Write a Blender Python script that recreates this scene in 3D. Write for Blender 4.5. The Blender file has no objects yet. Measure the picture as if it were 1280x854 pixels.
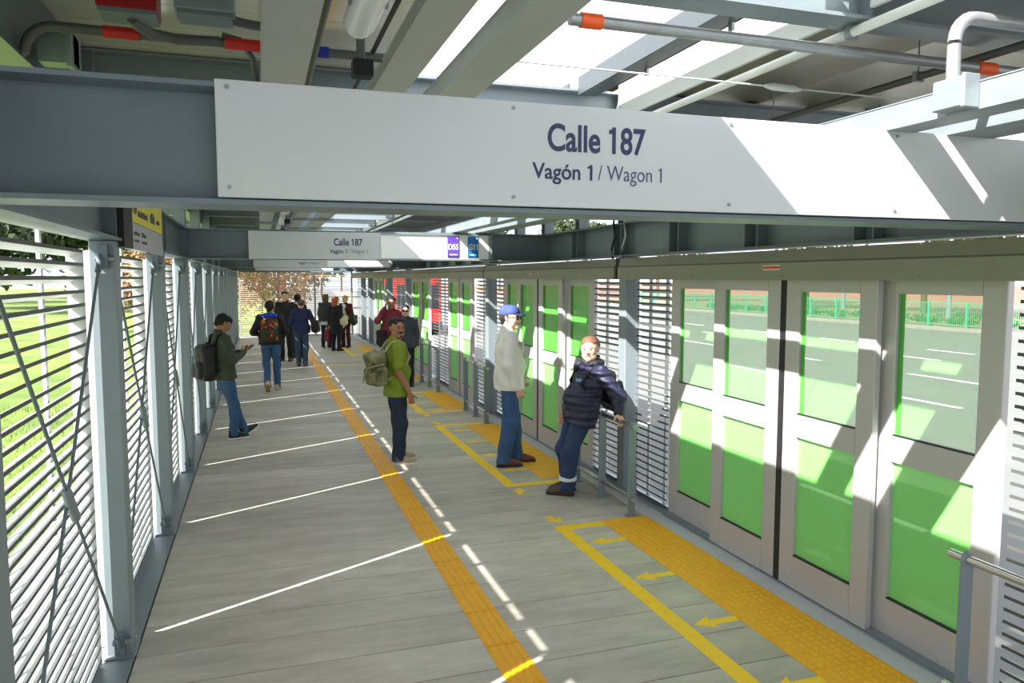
import bpy, bmesh, math, random
import numpy as np
from mathutils import Vector, Matrix
R = random.Random(7)
scene = bpy.context.scene
COL = scene.collection

# ---------------------------------------------------------------- camera, sky, sun, exposure
CAM_H = 2.1
cam_data = bpy.data.cameras.new('camera')
cam_data.sensor_width = 36.0
cam_data.lens = 36.0 * 950.0 / 1280.0
cam_data.clip_end = 2000
cam = bpy.data.objects.new('camera', cam_data)
COL.objects.link(cam)
PITCH = math.atan(79.5 / 950.0)
YAW = math.radians(18.339)
cam.location = (0, 0, CAM_H)
cam.rotation_euler = (math.pi / 2 - PITCH, 0, -YAW)
scene.camera = cam

world = bpy.data.worlds.new('sky')
scene.world = world
world.use_nodes = True
wn = world.node_tree
wn.nodes.clear()
w_out = wn.nodes.new('ShaderNodeOutputWorld')
w_bg = wn.nodes.new('ShaderNodeBackground')
w_tc = wn.nodes.new('ShaderNodeTexCoord')
w_no = wn.nodes.new('ShaderNodeTexNoise')
w_no.inputs['Scale'].default_value = 2.2
w_no.inputs['Detail'].default_value = 5
w_rp = wn.nodes.new('ShaderNodeValToRGB')
w_rp.color_ramp.elements[0].position = 0.35
w_rp.color_ramp.elements[0].color = (0.62, 0.78, 1.0, 1)
w_rp.color_ramp.elements[1].position = 0.6
w_rp.color_ramp.elements[1].color = (1.0, 1.0, 1.0, 1)
wn.links.new(w_tc.outputs['Generated'], w_no.inputs['Vector'])
wn.links.new(w_no.outputs['Fac'], w_rp.inputs['Fac'])
wn.links.new(w_rp.outputs['Color'], w_bg.inputs['Color'])
w_bg.inputs['Strength'].default_value = 1.8
wn.links.new(w_bg.outputs['Background'], w_out.inputs['Surface'])

SUN_DIR = Vector((1.0, 0.543, -0.966)).normalized()     # the way the sunlight travels
sun_data = bpy.data.lights.new('sun', 'SUN')
sun_data.energy = 14.0
sun_data.angle = math.radians(0.53)
sun_data.color = (1.0, 0.98, 0.945)
sun = bpy.data.objects.new('sun', sun_data)
COL.objects.link(sun)
sun.rotation_euler = SUN_DIR.to_track_quat('-Z', 'Y').to_euler()
sun.location = (-20, -10, 20)

vs = scene.view_settings
vs.view_transform = 'Standard'
vs.look = 'None'
vs.exposure = 0.36
vs.gamma = 1.0
vs.use_curve_mapping = False

# ---------------------------------------------------------------- materials
def lin(c):
    return tuple((v / 255 / 12.92) if v / 255 <= 0.04045 else ((v / 255 + 0.055) / 1.055) ** 2.4 for v in c)

MATS = {}
def mat(name, rgb, rough=0.5, metal=0.0, var=0.0, scale=6.0, bump=0.0, bscale=40.0, stretch=None, obvar=0.0, spec=0.5, coat=0.0, rgb2=None):
    """procedural principled material: rgb in 0..255 sRGB, optional noise variation, bump and per-object variation"""
    if name in MATS:
        return MATS[name]
    m = bpy.data.materials.new(name)
    m.use_nodes = True
    nt = m.node_tree
    b = nt.nodes['Principled BSDF']
    col = lin(rgb)
    b.inputs['Roughness'].default_value = rough
    b.inputs['Metallic'].default_value = metal
    b.inputs['Specular IOR Level'].default_value = spec
    if coat:
        b.inputs['Coat Weight'].default_value = coat
        b.inputs['Coat Roughness'].default_value = 0.08
    b.inputs['Base Color'].default_value = (*col, 1)
    m.diffuse_color = (*col, 1)
    vec = None
    if var or bump:
        tc = nt.nodes.new('ShaderNodeTexCoord')
        mp = nt.nodes.new('ShaderNodeMapping')
        if stretch:
            mp.inputs['Scale'].default_value = stretch
        nt.links.new(tc.outputs['Object'], mp.inputs['Vector'])
        vec = mp.outputs['Vector']
    last = None
    if var:
        n = nt.nodes.new('ShaderNodeTexNoise')
        n.inputs['Scale'].default_value = scale
        n.inputs['Detail'].default_value = 6
        n.inputs['Roughness'].default_value = 0.65
        nt.links.new(vec, n.inputs['Vector'])
        if obvar:
            oi = nt.nodes.new('ShaderNodeObjectInfo')
            ad = nt.nodes.new('ShaderNodeVectorMath'); ad.operation = 'ADD'
            cb = nt.nodes.new('ShaderNodeCombineXYZ')
            ml = nt.nodes.new('ShaderNodeMath'); ml.operation = 'MULTIPLY'; ml.inputs[1].default_value = 37
            nt.links.new(oi.outputs['Random'], ml.inputs[0])
            nt.links.new(ml.outputs[0], cb.inputs[0]); nt.links.new(ml.outputs[0], cb.inputs[2])
            nt.links.new(vec, ad.inputs[0]); nt.links.new(cb.outputs[0], ad.inputs[1])
            nt.links.new(ad.outputs[0], n.inputs['Vector'])
        rp = nt.nodes.new('ShaderNodeValToRGB')
        rp.color_ramp.elements[0].position = 0.3
        rp.color_ramp.elements[1].position = 0.7
        c2 = lin(rgb2) if rgb2 else None
        rp.color_ramp.elements[0].color = (*[max(0, v * (1 - var)) for v in col], 1)
        rp.color_ramp.elements[1].color = (*(c2 if c2 else [min(1, v * (1 + var)) for v in col]), 1)
        nt.links.new(n.outputs['Fac'], rp.inputs['Fac'])
        last = rp.outputs['Color']
    if obvar:
        oi2 = nt.nodes.new('ShaderNodeObjectInfo')
        mr = nt.nodes.new('ShaderNodeMapRange')
        mr.inputs['To Min'].default_value = 1 - obvar
        mr.inputs['To Max'].default_value = 1 + obvar
        nt.links.new(oi2.outputs['Random'], mr.inputs['Value'])
        hs = nt.nodes.new('ShaderNodeHueSaturation')
        hs.inputs['Color'].default_value = (*col, 1)
        if last:
            nt.links.new(last, hs.inputs['Color'])
        nt.links.new(mr.outputs['Result'], hs.inputs['Value'])
        last = hs.outputs['Color']
    if last:
        nt.links.new(last, b.inputs['Base Color'])
    if bump:
        n2 = nt.nodes.new('ShaderNodeTexNoise')
        n2.inputs['Scale'].default_value = bscale
        n2.inputs['Detail'].default_value = 4
        nt.links.new(vec, n2.inputs['Vector'])
        bp = nt.nodes.new('ShaderNodeBump')
        bp.inputs['Strength'].default_value = bump
        bp.inputs['Distance'].default_value = 0.01
        nt.links.new(n2.outputs['Fac'], bp.inputs['Height'])
        nt.links.new(bp.outputs['Normal'], b.inputs['Normal'])
    MATS[name] = m
    return m

def film(name, rgb, through, rough=0.3, tint=(1, 1, 1)):
    """printed perforated window film: part printed dots, part open glass"""
    m = bpy.data.materials.new(name)
    m.use_nodes = True
    nt = m.node_tree
    b = nt.nodes['Principled BSDF']
    out = nt.nodes['Material Output']
    b.inputs['Base Color'].default_value = (*lin(rgb), 1)
    b.inputs['Roughness'].default_value = rough
    t = nt.nodes.new('ShaderNodeBsdfTransparent')
    t.inputs['Color'].default_value = (*tint, 1)
    mx = nt.nodes.new('ShaderNodeMixShader')
    mx.inputs['Fac'].default_value = through
    nt.links.new(b.outputs[0], mx.inputs[1])
    nt.links.new(t.outputs[0], mx.inputs[2])
    nt.links.new(mx.outputs[0], out.inputs['Surface'])
    MATS[name] = m
    return m

STEEL = mat('steel_grey_paint', (130, 140, 145), 0.42, 0.15, 0.05, 3.0)
STEEL_D = mat('steel_dark_paint', (106, 118, 124), 0.4, 0.15, 0.05, 3.0)
GALV = mat('galvanised_steel', (138, 146, 150), 0.42, 0.3, 0.1, 9.0)
SLATM = mat('white_slat_paint', (182, 184, 184), 0.4, 0.0, 0.03, 3.0)
SIGNM = mat('sign_panel_silver', (194, 196, 198), 0.42, 0.1, 0.02, 2.0)
NAVY = mat('sign_navy_lettering', (38, 44, 84), 0.5)
NAVY_L = mat('sign_light_lettering', (70, 76, 110), 0.5)
ALU = mat('door_aluminium', (186, 183, 181), 0.4, 0.2, 0.03, 2.0)
HEADER = mat('header_champagne', (142, 140, 127), 0.42, 0.2, 0.04, 2.0)
STAIN = mat('stainless_rail', (205, 203, 198), 0.25, 0.9)
RUBBER = mat('black_rubber', (28, 27, 28), 0.6)
PLANK = mat('composite_plank', (182, 175, 162), 0.6, 0, 0.2, 2.6, 0.08, 30, (0.8, 2.4, 1), 0.12)
DARK = mat('dark_void', (30, 30, 30), 0.8)
YEL = mat('tactile_yellow', (238, 170, 6), 0.5, 0, 0.08, 8.0)
YELP = mat('yellow_floor_paint', (252, 204, 24), 0.55, 0, 0.06, 14.0)
CEIL = mat('ceiling_gloss_white', (206, 202, 190), 0.12, 0.0, 0.03, 2.0, 0.05, 3.0, coat=0.6)
OLIVE = mat('roof_sheet_underside', (138, 134, 114), 0.35, 0.2, 0.05, 2.0)
WHITE = mat('white_paint', (236, 236, 234), 0.45)
PIPE = mat('galvanised_conduit', (158, 160, 161), 0.35, 0.4, 0.12, 14.0)
CONDB = mat('dark_flexible_conduit', (92, 94, 92), 0.45, 0.2)
REDP = mat('red_marking', (205, 38, 28), 0.45)
ORAN = mat('orange_marking', (242, 92, 30), 0.45)
BLUEP = mat('blue_marking', (30, 52, 160), 0.45)
REDBOX = mat('red_box_paint', (150, 14, 24), 0.35)

# ---------------------------------------------------------------- helpers
class MB:
    def __init__(self):
        self.v, self.f = [], []
    def add(self, vs_, fs_):
        o = len(self.v)
        self.v += [tuple(p) for p in vs_]
        self.f += [tuple(i + o for i in f) for f in fs_]
        return self
    def box(self, x0, x1, y0, y1, z0, z1):
        return self.add([(x0, y0, z0), (x1, y0, z0), (x1, y1, z0), (x0, y1, z0), (x0, y0, z1), (x1, y0, z1), (x1, y1, z1), (x0, y1, z1)],
                        [(0, 3, 2, 1), (4, 5, 6, 7), (0, 1, 5, 4), (1, 2, 6, 5), (2, 3, 7, 6), (3, 0, 4, 7)])
    def tube(self, path, r, n=10, caps=True):
        path = [Vector(p) for p in path]
        rs = r if isinstance(r, (list, tuple)) else [r] * len(path)
        up = Vector((0, 0, 1))
        rings = []
        for i, p in enumerate(path):
            a = path[max(i - 1, 0)]; b = path[min(i + 1, len(path) - 1)]
            t = (b - a).normalized()
            u = t.cross(up)
            if u.length < 0.05:
                u = t.cross(Vector((1, 0, 0)))
            u.normalize(); w = u.cross(t)
            rings.append([p + (u * math.cos(k * 2 * math.pi / n) + w * math.sin(k * 2 * math.pi / n)) * rs[i] for k in range(n)])
        vs_ = [q for ring in rings for q in ring]
        fs_ = []
        for i in range(len(path) - 1):
            for k in range(n):
                fs_.append((i * n + k, i * n + (k + 1) % n, (i + 1) * n + (k + 1) % n, (i + 1) * n + k))
        if caps:
            fs_.append(tuple(range(n - 1, -1, -1)))
            fs_.append(tuple((len(path) - 1) * n + k for k in range(n)))
        return self.add(vs_, fs_)
    def prism(self, prof, axis, a, b):
        """closed 2-D profile extruded along an axis; prof in the other two axes, in order"""
        n = len(prof)
        def pt(p, t):
            return {'x': (t, p[0], p[1]), 'y': (p[0], t, p[1]), 'z': (p[0], p[1], t)}[axis]
        return self.add([pt(p, a) for p in prof] + [pt(p, b) for p in prof],
                        [tuple(range(n)), tuple(range(2 * n - 1, n - 1, -1))] + [(i, i + n, (i + 1) % n + n, (i + 1) % n) for i in range(n)])

def mesh(name, mb, m, smooth=False, bevel=0.0):
    me = bpy.data.meshes.new(name)
    me.from_pydata(mb.v, [], mb.f)
    bm = bmesh.new(); bm.from_mesh(me)
    bmesh.ops.recalc_face_normals(bm, faces=bm.faces)
    if bevel:
        bmesh.ops.bevel(bm, geom=[e for e in bm.edges if len(e.link_faces) == 2 and e.calc_face_angle(0) > 0.6], offset=bevel, segments=1, affect='EDGES', clamp_overlap=True)
    bm.to_mesh(me); bm.free()
    if smooth:
        for p in me.polygons:
            p.use_smooth = True
        me.set_sharp_from_angle(angle=math.radians(50)) if hasattr(me, 'set_sharp_from_angle') else None
    me.materials.append(m)
    return me

def wloc(o):
    v = Vector((0, 0, 0))
    while o:
        v += o.location
        o = o.parent
    return v

def put(name, mb, m, parent=None, smooth=False, bevel=0.0, label=None, cat=None, group=None, kind=None, org=None):
    """link a builder (world coordinates) as one mesh object; its origin is the base centre or the parent's origin"""
    if parent is not None:
        o0 = wloc(parent)
    elif org is not None:
        o0 = Vector(org)
    else:
        a = np.array(mb.v); lo, hi = a.min(0), a.max(0)
        o0 = Vector(((lo[0] + hi[0]) / 2, (lo[1] + hi[1]) / 2, lo[2]))
    mb.v = [(p[0] - o0.x, p[1] - o0.y, p[2] - o0.z) for p in mb.v]
    o = bpy.data.objects.new(name, mesh(name, mb, m, smooth, bevel))
    COL.objects.link(o)
    if parent is not None:
        o.parent = parent
    else:
        o.location = o0
    tag(o, label, cat, group, kind)
    return o

def tag(o, label=None, cat=None, group=None, kind=None):
    if label: o['label'] = label
    if cat: o['category'] = cat
    if group: o['group'] = group
    if kind: o['kind'] = kind
    return o

def thing(name, label, cat, loc=(0, 0, 0), group=None, kind=None, parent=None):
    o = bpy.data.objects.new(name, None)
    o.empty_display_size = 0.1
    COL.objects.link(o)
    if parent is not None:
        o.parent = parent
        o.location = Vector(loc) - wloc(parent)
    else:
        o.location = loc
    return tag(o, label, cat, group, kind)

def link_copy(src, loc, parent, name=None):
    """a piece sharing its source's mesh, at a world position under a parent"""
    c = src.copy()
    if name: c.name = name
    COL.objects.link(c)
    c.parent = parent
    c.location = Vector(loc) - wloc(parent)
    return c

def inst(name, me, loc, parent, rot=None):
    o = bpy.data.objects.new(name, me)
    COL.objects.link(o)
    o.parent = parent
    o.location = Vector(loc) - wloc(parent)
    if rot: o.rotation_euler = rot
    return o

def ibeam_prof(w, h, tf, tw):
    """I section as a closed profile, centred on 0, base at 0: (across, up)"""
    a, b = w / 2, tw / 2
    return [(-a, 0), (a, 0), (a, tf), (b, tf), (b, h - tf), (a, h - tf), (a, h), (-a, h), (-a, h - tf), (-b, h - tf), (-b, tf), (-a, tf)]

def text_mesh(name, body, size, m, bold=0.0, xs=1.0, align='LEFT', depth=0.001, spacing=1.0):
    cu = bpy.data.curves.new(name, 'FONT')
    cu.body = body; cu.size = size; cu.offset = bold; cu.align_x = align; cu.extrude = depth
    cu.space_character = spacing
    o = bpy.data.objects.new(name, cu); COL.objects.link(o)
    dg = bpy.context.evaluated_depsgraph_get()
    me = bpy.data.meshes.new_from_object(o.evaluated_get(dg))
    bpy.data.objects.remove(o); bpy.data.curves.remove(cu)
    for v in me.vertices: v.co.x *= xs
    me.materials.clear(); me.materials.append(m)
    return me

def text_on(name, body, size, m, loc, parent, facing='-y', **k):
    me = text_mesh(name, body, size, m, **k)
    rot = {'-y': (math.pi / 2, 0, 0), '+x': (math.pi / 2, 0, math.pi / 2)}[facing]
    return inst(name, me, loc, parent, rot)

def text_fit(name, body, m, x0, x1, zb, y, parent, bold, height):
    """a line of text fitted between x0 and x1 with the given cap height, standing on plane y"""
    me = text_mesh(name, body, 1.0, m, bold=bold)
    a = np.array([v.co[:] for v in me.vertices]); lo, hi = a.min(0), a.max(0)
    me_cap = text_mesh('cap', 'E', 1.0, m)
    ch = max(v.co.y for v in me_cap.vertices); bpy.data.meshes.remove(me_cap)
    ones = []                       # the built-in font draws a bare stem for the figure one: give it its flag
    for i, c_ in enumerate(body):
        if c_ == '1':
            q = text_mesh('w', body[:i + 1], 1.0, m, bold=bold); w1 = text_mesh('w', '1', 1.0, m, bold=bold)
            xr = max(v.co.x for v in q.vertices); sw = max(v.co.x for v in w1.vertices) - min(v.co.x for v in w1.vertices)
            ones.append((xr - sw, sw)); bpy.data.meshes.remove(q); bpy.data.meshes.remove(w1)
    if ones:
        bm = bmesh.new(); bm.from_mesh(me)
        zf = max(v.co.z for v in me.vertices)
        for xl, sw in ones:
            pts = [(xl + sw * 0.5, ch), (xl + sw * 0.5, ch - 0.9 * sw), (xl - 0.13, ch * 0.80 - 0.3 * sw), (xl - 0.13, ch * 0.80 + 0.5 * sw)]
            bm.faces.new([bm.verts.new((x_, y_, zf + 0.0002)) for x_, y_ in pts])
        bm.to_mesh(me); bm.free()
    sx = (x1 - x0) / (hi[0] - lo[0]); sy = height / ch
    for v in me.vertices:
        v.co = ((v.co.x - lo[0]) * sx, v.co.y * sy, v.co.z * 0.6)
    return inst(name, me, (x0, y, zb), parent, (math.pi / 2, 0, 0))

Y_END = 28.8
ORD = ['nearest', 'second', 'third', 'fourth', 'fifth', 'sixth', 'seventh', 'eighth', 'ninth', 'tenth', 'eleventh', 'twelfth', 'thirteenth', 'fourteenth']

# ================================================================ the large structure
# ---------------------------------------------------------------- floor of grey planks
floor = put('floor', MB().box(-0.72, 3.36, -3.0, Y_END, -0.9, -0.022), DARK, kind='structure', label='grey plank floor of the station platform', org=(1.3, 0, 0))
PW = 0.372
pm = mesh('plank', MB().box(-2.005, 1.89, 0.004, PW - 0.004, -0.021, 0.0), PLANK, bevel=0.003)
k0 = -20
for k in range(k0, 200):
    y = 4.506 + k * PW
    if y < -2.9 or y > Y_END - PW: continue
    inst('plank', pm, (1.3, y, 0), floor)
put('threshold', MB().box(3.19, 3.36, -2.9, Y_END, -0.02, 0.004), mat('threshold_plate', (196, 198, 198), 0.5, 0.1, 0.06, 6), floor, bevel=0.003)

# ---------------------------------------------------------------- left louvred wall
POST_Y = [4.605 + 2.132 * k for k in range(-3, 12)]      # column centres
wl = thing('wall_left', 'left louvred steel wall looking out to the lawn', None, (-0.8, 0, 0), kind='structure')
col_mb = MB().box(-0.852, -0.725, -0.075, 0.075, 0.0, 2.30)
col_mb.box(-0.87, -0.705, -0.1, 0.1, 0.0, 0.016)
col_mb.v = [(x + 0.8, y, z) for x, y, z in col_mb.v]
col_me = mesh('column', col_mb, STEEL, bevel=0.006)
for y in POST_Y:
    inst('column', col_me, (-0.8, y, 0), wl)
stub_mb = MB().prism([(p[0] - 0.79, p[1] - 0.06) for p in ibeam_prof(0.12, 0.12, 0.012, 0.008)], 'z', 2.62, 3.08)
stub_mb.v = [(x + 0.79, y, z) for x, y, z in stub_mb.v]
stub_me = mesh('stub_column', stub_mb, STEEL)
for y in POST_Y:
    inst('stub_column', stub_me, (-0.79, y, 0), wl)
g = put('girder', MB().prism([(p[0] - 0.79, p[1] + 2.30) for p in ibeam_prof(0.17, 0.325, 0.016, 0.012)], 'y', -3, Y_END), STEEL_D, wl)
for y in POST_Y:
    for dy in (-0.075, 0.075):
        put('stiffener', MB().box(-0.784, -0.712, y + dy - 0.005, y + dy + 0.005, 2.316, 2.609), STEEL_D, wl)
put('sill', MB().prism([(-0.712, -0.05), (-0.712, 0.012), (-0.722, 0.012), (-0.722, 0.005), (-0.95, -0.008), (-0.95, -0.05)], 'y', -3, Y_END), STEEL, wl)
put('plinth', MB().box(-0.95, -0.722, -3, Y_END, -0.6, -0.05), mat('plinth_concrete', (150, 150, 146), 0.8, 0, 0.15, 4), wl)

def slat_profile(x_in, sgn, d=0.074, t=math.radians(27), lip=0.017):
    """one louvre blade, inner edge high, outer edge low; sgn is the way outwards"""
    c, s = math.cos(t) * d, math.sin(t) * d
    th = 0.003
    return [(x_in, 0.0), (x_in, -lip), (x_in + sgn * 0.004, -lip), (x_in + sgn * 0.004, -th - 0.004), (x_in + sgn * c, -s - th), (x_in + sgn * c, -s)]

LIP = mat('slat_dark_lip', (86, 86, 84), 0.5)
def dark_lip(me, x_in):
    me.materials.append(LIP)
    co = [v.co.x for v in me.vertices]
    for pl in me.polygons:
        if all(abs(co[i] - x_in) < 0.0045 for i in pl.vertices): pl.material_index = 1

def louvre(parent, name, y0, y1, z0, z1, x_in, sgn, pitch, bars, joined=False, ends=False):
    root = thing(name, None, None, (x_in, (y0 + y1) / 2, z0), parent=parent)
    n = int((z1 - z0) / pitch) + 1
    if joined:
        mb = MB()
        for i in range(n):
            mb.prism([(p[0], p[1] + z1 - i * pitch) for p in slat_profile(x_in, sgn)], 'y', y0, y1)
        so = put('slats', mb, SLATM, root, kind='stuff')
        dark_lip(so.data, 0.0)
    else:
        mb = MB().prism(slat_profile(0, sgn), 'y', -(y1 - y0) / 2, (y1 - y0) / 2)
        me = mesh('slat', mb, SLATM)
        dark_lip(me, 0.0)
        for i in range(n):
            inst('slat', me, (x_in, (y0 + y1) / 2, z1 - i * pitch), root)
    if ends:
        xa, xb = sorted((x_in + sgn * 0.001, x_in + sgn * 0.082))
        for ye_ in (y0 - 0.004, y1):
            put('end_plate', MB().box(xa, xb, ye_, ye_ + 0.004, z0 - 0.03, z1 + 0.004), SLATM, root)
    for yb in bars:
        put('support_bar', MB().box(min(x_in + sgn * 0.066, x_in + sgn * 0.082), max(x_in + sgn * 0.066, x_in + sgn * 0.082), yb - 0.02, yb + 0.02, z0 - 0.03, z1 + 0.09), SLATM, root)
    return root

SLIT_A, SLIT_B = 0.026, 0.075
for i in range(len(POST_Y) - 1):
    a, b = POST_Y[i] + 0.075 + SLIT_A, POST_Y[i + 1] - 0.075 - SLIT_B
    louvre(wl, 'louvre_panel', a, b, 0.03, 2.246, -0.862, -1, 0.0685, [a + 0.35 * (b - a), a + 0.72 * (b - a)], joined=(a > 13), ends=True)
    # crossed tie rods of the bay
    br = thing('cross_brace', None, None, (-0.8, (POST_Y[i] + POST_Y[i + 1]) / 2, 0.1), parent=wl)
    pa, pb = POST_Y[i] + 0.08, POST_Y[i + 1] - 0.08
    for (za, zb, xo) in ((2.2, 0.1, -0.772), (0.1, 2.2, -0.79)):
        A, B = Vector((xo, pa + 0.05, za)), Vector((xo, pb - 0.05, zb))
        put('tie_rod', MB().tube([A, B], 0.008, 8), STEEL_D, br, smooth=True)
        d = (B - A).normalized()
        for P, s in ((A, 1), (B, -1)):
            c = MB().tube([P - d * s * 0.05, P + d * s * 0.09], 0.016, 8)
            put('clevis', c, STEEL_D, br, smooth=True)
            c = MB().box(-0.80, -0.755, P.y - s * 0.035 - 0.03, P.y - s * 0.035 + 0.03, P.z - 0.05 if P.z > 1 else P.z - 0.075, P.z + 0.075 if P.z > 1 else P.z + 0.05)
            put('gusset', c, STEEL_D, br)
            c = MB().tube([(-0.815, P.y - s * 0.03, P.z), (-0.725, P.y - s * 0.03, P.z)], 0.017, 8)
            put('pin', c, GALV, br, smooth=True)
        if za > zb:
            M = A + (B - A) * 0.5
            put('turnbuckle', MB().tube([M - d * 0.12, M - d * 0.1, M + d * 0.1, M + d * 0.12], [0.012, 0.021, 0.021, 0.012], 10), STEEL, br, smooth=True)

# ---------------------------------------------------------------- ceiling: rafters, glossy boards left, sheets right
ROOF_L, EAVE_L = 0.71, -1.93
ceil = thing('ceiling', 'steel framed roof with glossy boards and an open skylight slot', None, (1.2, 0, 3.08), kind='structure')
raf = MB().prism([(p[0], p[1] + 3.08) for p in ibeam_prof(0.14, 0.21, 0.014, 0.01)], 'x', EAVE_L + 0.1, 4.45)
for xs in (2.24, -0.79):
    raf.box(xs - 0.006, xs + 0.006, -0.068, 0.068, 3.094, 3.276)
raf.v = [(x - 1.2, y, z - 3.08) for x, y, z in raf.v]
raf_me = mesh('rafter', raf, STEEL)
for y in POST_Y:
    inst('rafter', raf_me, (1.2, y, 3.08), ceil)
BW = 0.355
bd = mesh('ceiling_board', MB().box(EAVE_L - 1.2, ROOF_L - 1.2, 0.002, BW - 0.002, 0.215, 0.235), CEIL, bevel=0.003)
y = -3.0
while y < Y_END + 0.2:
    inst('ceiling_board', bd, (1.2, y, 3.08), ceil)
    y += BW
put('roof_deck', MB().box(EAVE_L, ROOF_L, -3, Y_END + 0.5, 3.318, 3.36), DARK, ceil)
put('eave_flange', MB().box(-0.99, -0.85, -3, Y_END, 2.955, 2.967), STEEL_D, ceil)
for i in range(len(POST_Y) - 1):
    put('eave_beam', MB().box(-0.97, -0.86, POST_Y[i] + 0.075, POST_Y[i + 1] - 0.075, 2.967, 3.29), STEEL_D, ceil)
# right roof sheets with a raised rib at each seam
SHX = [2.24, 2.75, 3.3, 3.85, 4.5]
for i in range(4):
    x0, x1 = SHX[i], SHX[i + 1]
    prof = [(x0 + (x1 - x0) * t / 8, 3.30 + 0.035 * math.sin(math.pi * t / 8)) for t in range(9)]
    prof += [(p[0], p[1] + 0.02) for p in reversed(prof)]
    put('roof_sheet', MB().prism(prof, 'y', -3, Y_END + 0.5), OLIVE, ceil, smooth=True)
put('roof_deck', MB().box(2.26, 4.5, -3, Y_END + 0.5, 3.362, 3.40), DARK, ceil)
FAS_X = 2.22
for i in range(len(POST_Y) - 1):
    a, b = POST_Y[i] + 0.08, POST_Y[i + 1] - 0.08
    put('fascia', MB().box(FAS_X, FAS_X + 0.02, a, b, 3.12, 3.33), WHITE, ceil)
    put('gutter', MB().prism([(x_ + 1.94, z_ + 3.25) for x_, z_ in ((0, 0), (0.12, 0), (0.12, 0.11), (0.11, 0.11), (0.11, 0.01), (0.01, 0.01), (0.01, 0.11), (0, 0.11))], 'y', a, b), mat('gutter_dark', (84, 90, 94), 0.4, 0.2), ceil)
    for yy in (a + 0.5, a + 1.3):
        put('gutter_clip', MB().box(2.06, 2.075, yy, yy + 0.03, 3.22, 3.3), STEEL, ceil)

# ---------------------------------------------------------------- right wall: columns, girder, header, louvres
wr = thing('wall_right', 'right platform wall of louvres, columns and door header', None, (3.4, 0, 0), kind='structure')
RP = [6.52, 11.12, 17.9, 20.65, 24.45, 26.2]
rc = mesh('column', MB().box(-0.1, 0.05, 0, 0.15, 0.0, 2.30), STEEL, bevel=0.006)
for y in RP:
    inst('column', rc, (3.4, y, 0), wr)
put('girder', MB().prism([(p[0] + 3.42, p[1] + 2.305) for p in ibeam_prof(0.2, 0.325, 0.016, 0.012)], 'y', -3, Y_END), STEEL_D, wr)
yy = 0.3
while yy < Y_END:
    put('stiffener', MB().box(3.325, 3.414, yy - 0.005, yy + 0.005, 2.321, 2.614), STEEL_D, wr)
    put('stiffener', MB().box(3.325, 3.414, yy + 0.145, yy + 0.155, 2.321, 2.614), STEEL_D, wr)
    rs_ = MB().prism([(p[0] + 3.42, p[1] + yy + 0.015) for p in ibeam_prof(0.12, 0.12, 0.012, 0.008)], 'z', 2.63, 3.08)
    put('stub_column', rs_, STEEL, wr)
    yy += 1.066
for a, b in ((-3, 6.60), (6.68, 11.18), (11.24, 28.7)):
    hp = [(3.25, 2.085), (3.25, 2.20), (3.262, 2.21), (3.275, 2.285), (3.44, 2.285), (3.44, 2.085)]
    put('door_header', MB().prism(hp, 'y', a, b), HEADER, wr)
    y = math.ceil(a) + 0.6
    while y < min(b, 14):
        put('header_screw', MB().tube([(3.246, y, 2.112), (3.252, y, 2.112)], 0.008, 8), GALV, wr)
        y += 1.1
put('header_gap_cover', MB().box(3.27, 3.43, 6.60, 6.68, 2.10, 2.29), RUBBER, wr)
put('base_channel', MB().box(3.36, 3.5, -3, Y_END, -0.05, 0.03), STEEL, wr)
put('plinth', MB().box(3.36, 3.5, -3, Y_END, -0.9, -0.05), MATS['plinth_concrete'], wr)
LV = [(-2.9, 2.655, 6), (5.885, 6.50, 2), (6.69, 7.475, 2), (10.66, 11.10, 1), (11.29, 12.15, 2), (13.95, 15.45, 3), (17.55, 17.88, 1), (18.07, 20.62, 4), (20.82, 21.0, 1), (24.25, 24.43, 1), (24.62, 26.18, 3), (26.37, 28.7, 4)]
for a, b, nb in LV:
    louvre(wr, 'louvre_panel', a, b, 0.05, 2.06, 3.41, 1, 0.0625, [a + (b - a) * (j + 0.55) / nb for j in range(nb)] if nb > 1 else [(a + b) / 2], joined=(a > 12 or a < 0))

# ---------------------------------------------------------------- sliding platform doors
F_UP = film('film_upper_dots', (118, 202, 98), 0.66)
F_UPG = film('film_upper_green', (84, 178, 60), 0.25, tint=(0.8, 1, 0.75))
F_LO = film('film_lower_green', (140, 220, 120), 0.36, tint=(0.85, 1, 0.8))
F_EDGE = film('film_green_edge', (86, 180, 66), 0.25, tint=(0.7, 1, 0.7))

def leaf(parent, y0, y1, x, upm, m=0.135, t=0.045, edge=True):
    lf = thing('door_leaf', None, None, (x, (y0 + y1) / 2, 0.02), parent=parent)
    za, zb, zc, zd, zt, z0 = 0.24, 1.05, 1.2, 2.01, 2.10, 0.02
    put('stile', MB().box(x, x + t, y0, y0 + m, z0, zt), ALU, lf, bevel=0.004)
    put('stile', MB().box(x, x + t, y1 - m, y1, z0, zt), ALU, lf, bevel=0.004)
    for p, q in ((z0, za), (zb, zc), (zd, zt)):
        put('rail', MB().box(x + 0.001, x + t - 0.001, y0 + m, y1 - m, p, q), ALU, lf)
    xm = x + t * 0.6
    put('pane', MB().box(xm, xm + 0.006, y0 + m - 0.01, y1 - m + 0.01, za - 0.01, zb + 0.01), F_LO, lf)
    put('pane', MB().box(xm, xm + 0.006, y0 + m - 0.01, y1 - m + 0.01, zc - 0.01, zd + 0.01), upm, lf)
    if edge:
        put('pane_edge_strip', MB().box(xm - 0.004, xm - 0.001, y1 - m - 0.034, y1 - m, zc, zd), F_EDGE, lf)
    put('gasket', MB().box(x + 0.004, xm, y0 + m, y1 - m, za, za + 0.008).box(x + 0.004, xm, y0 + m, y1 - m, zc, zc + 0.008), RUBBER, lf)
    return lf

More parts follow.
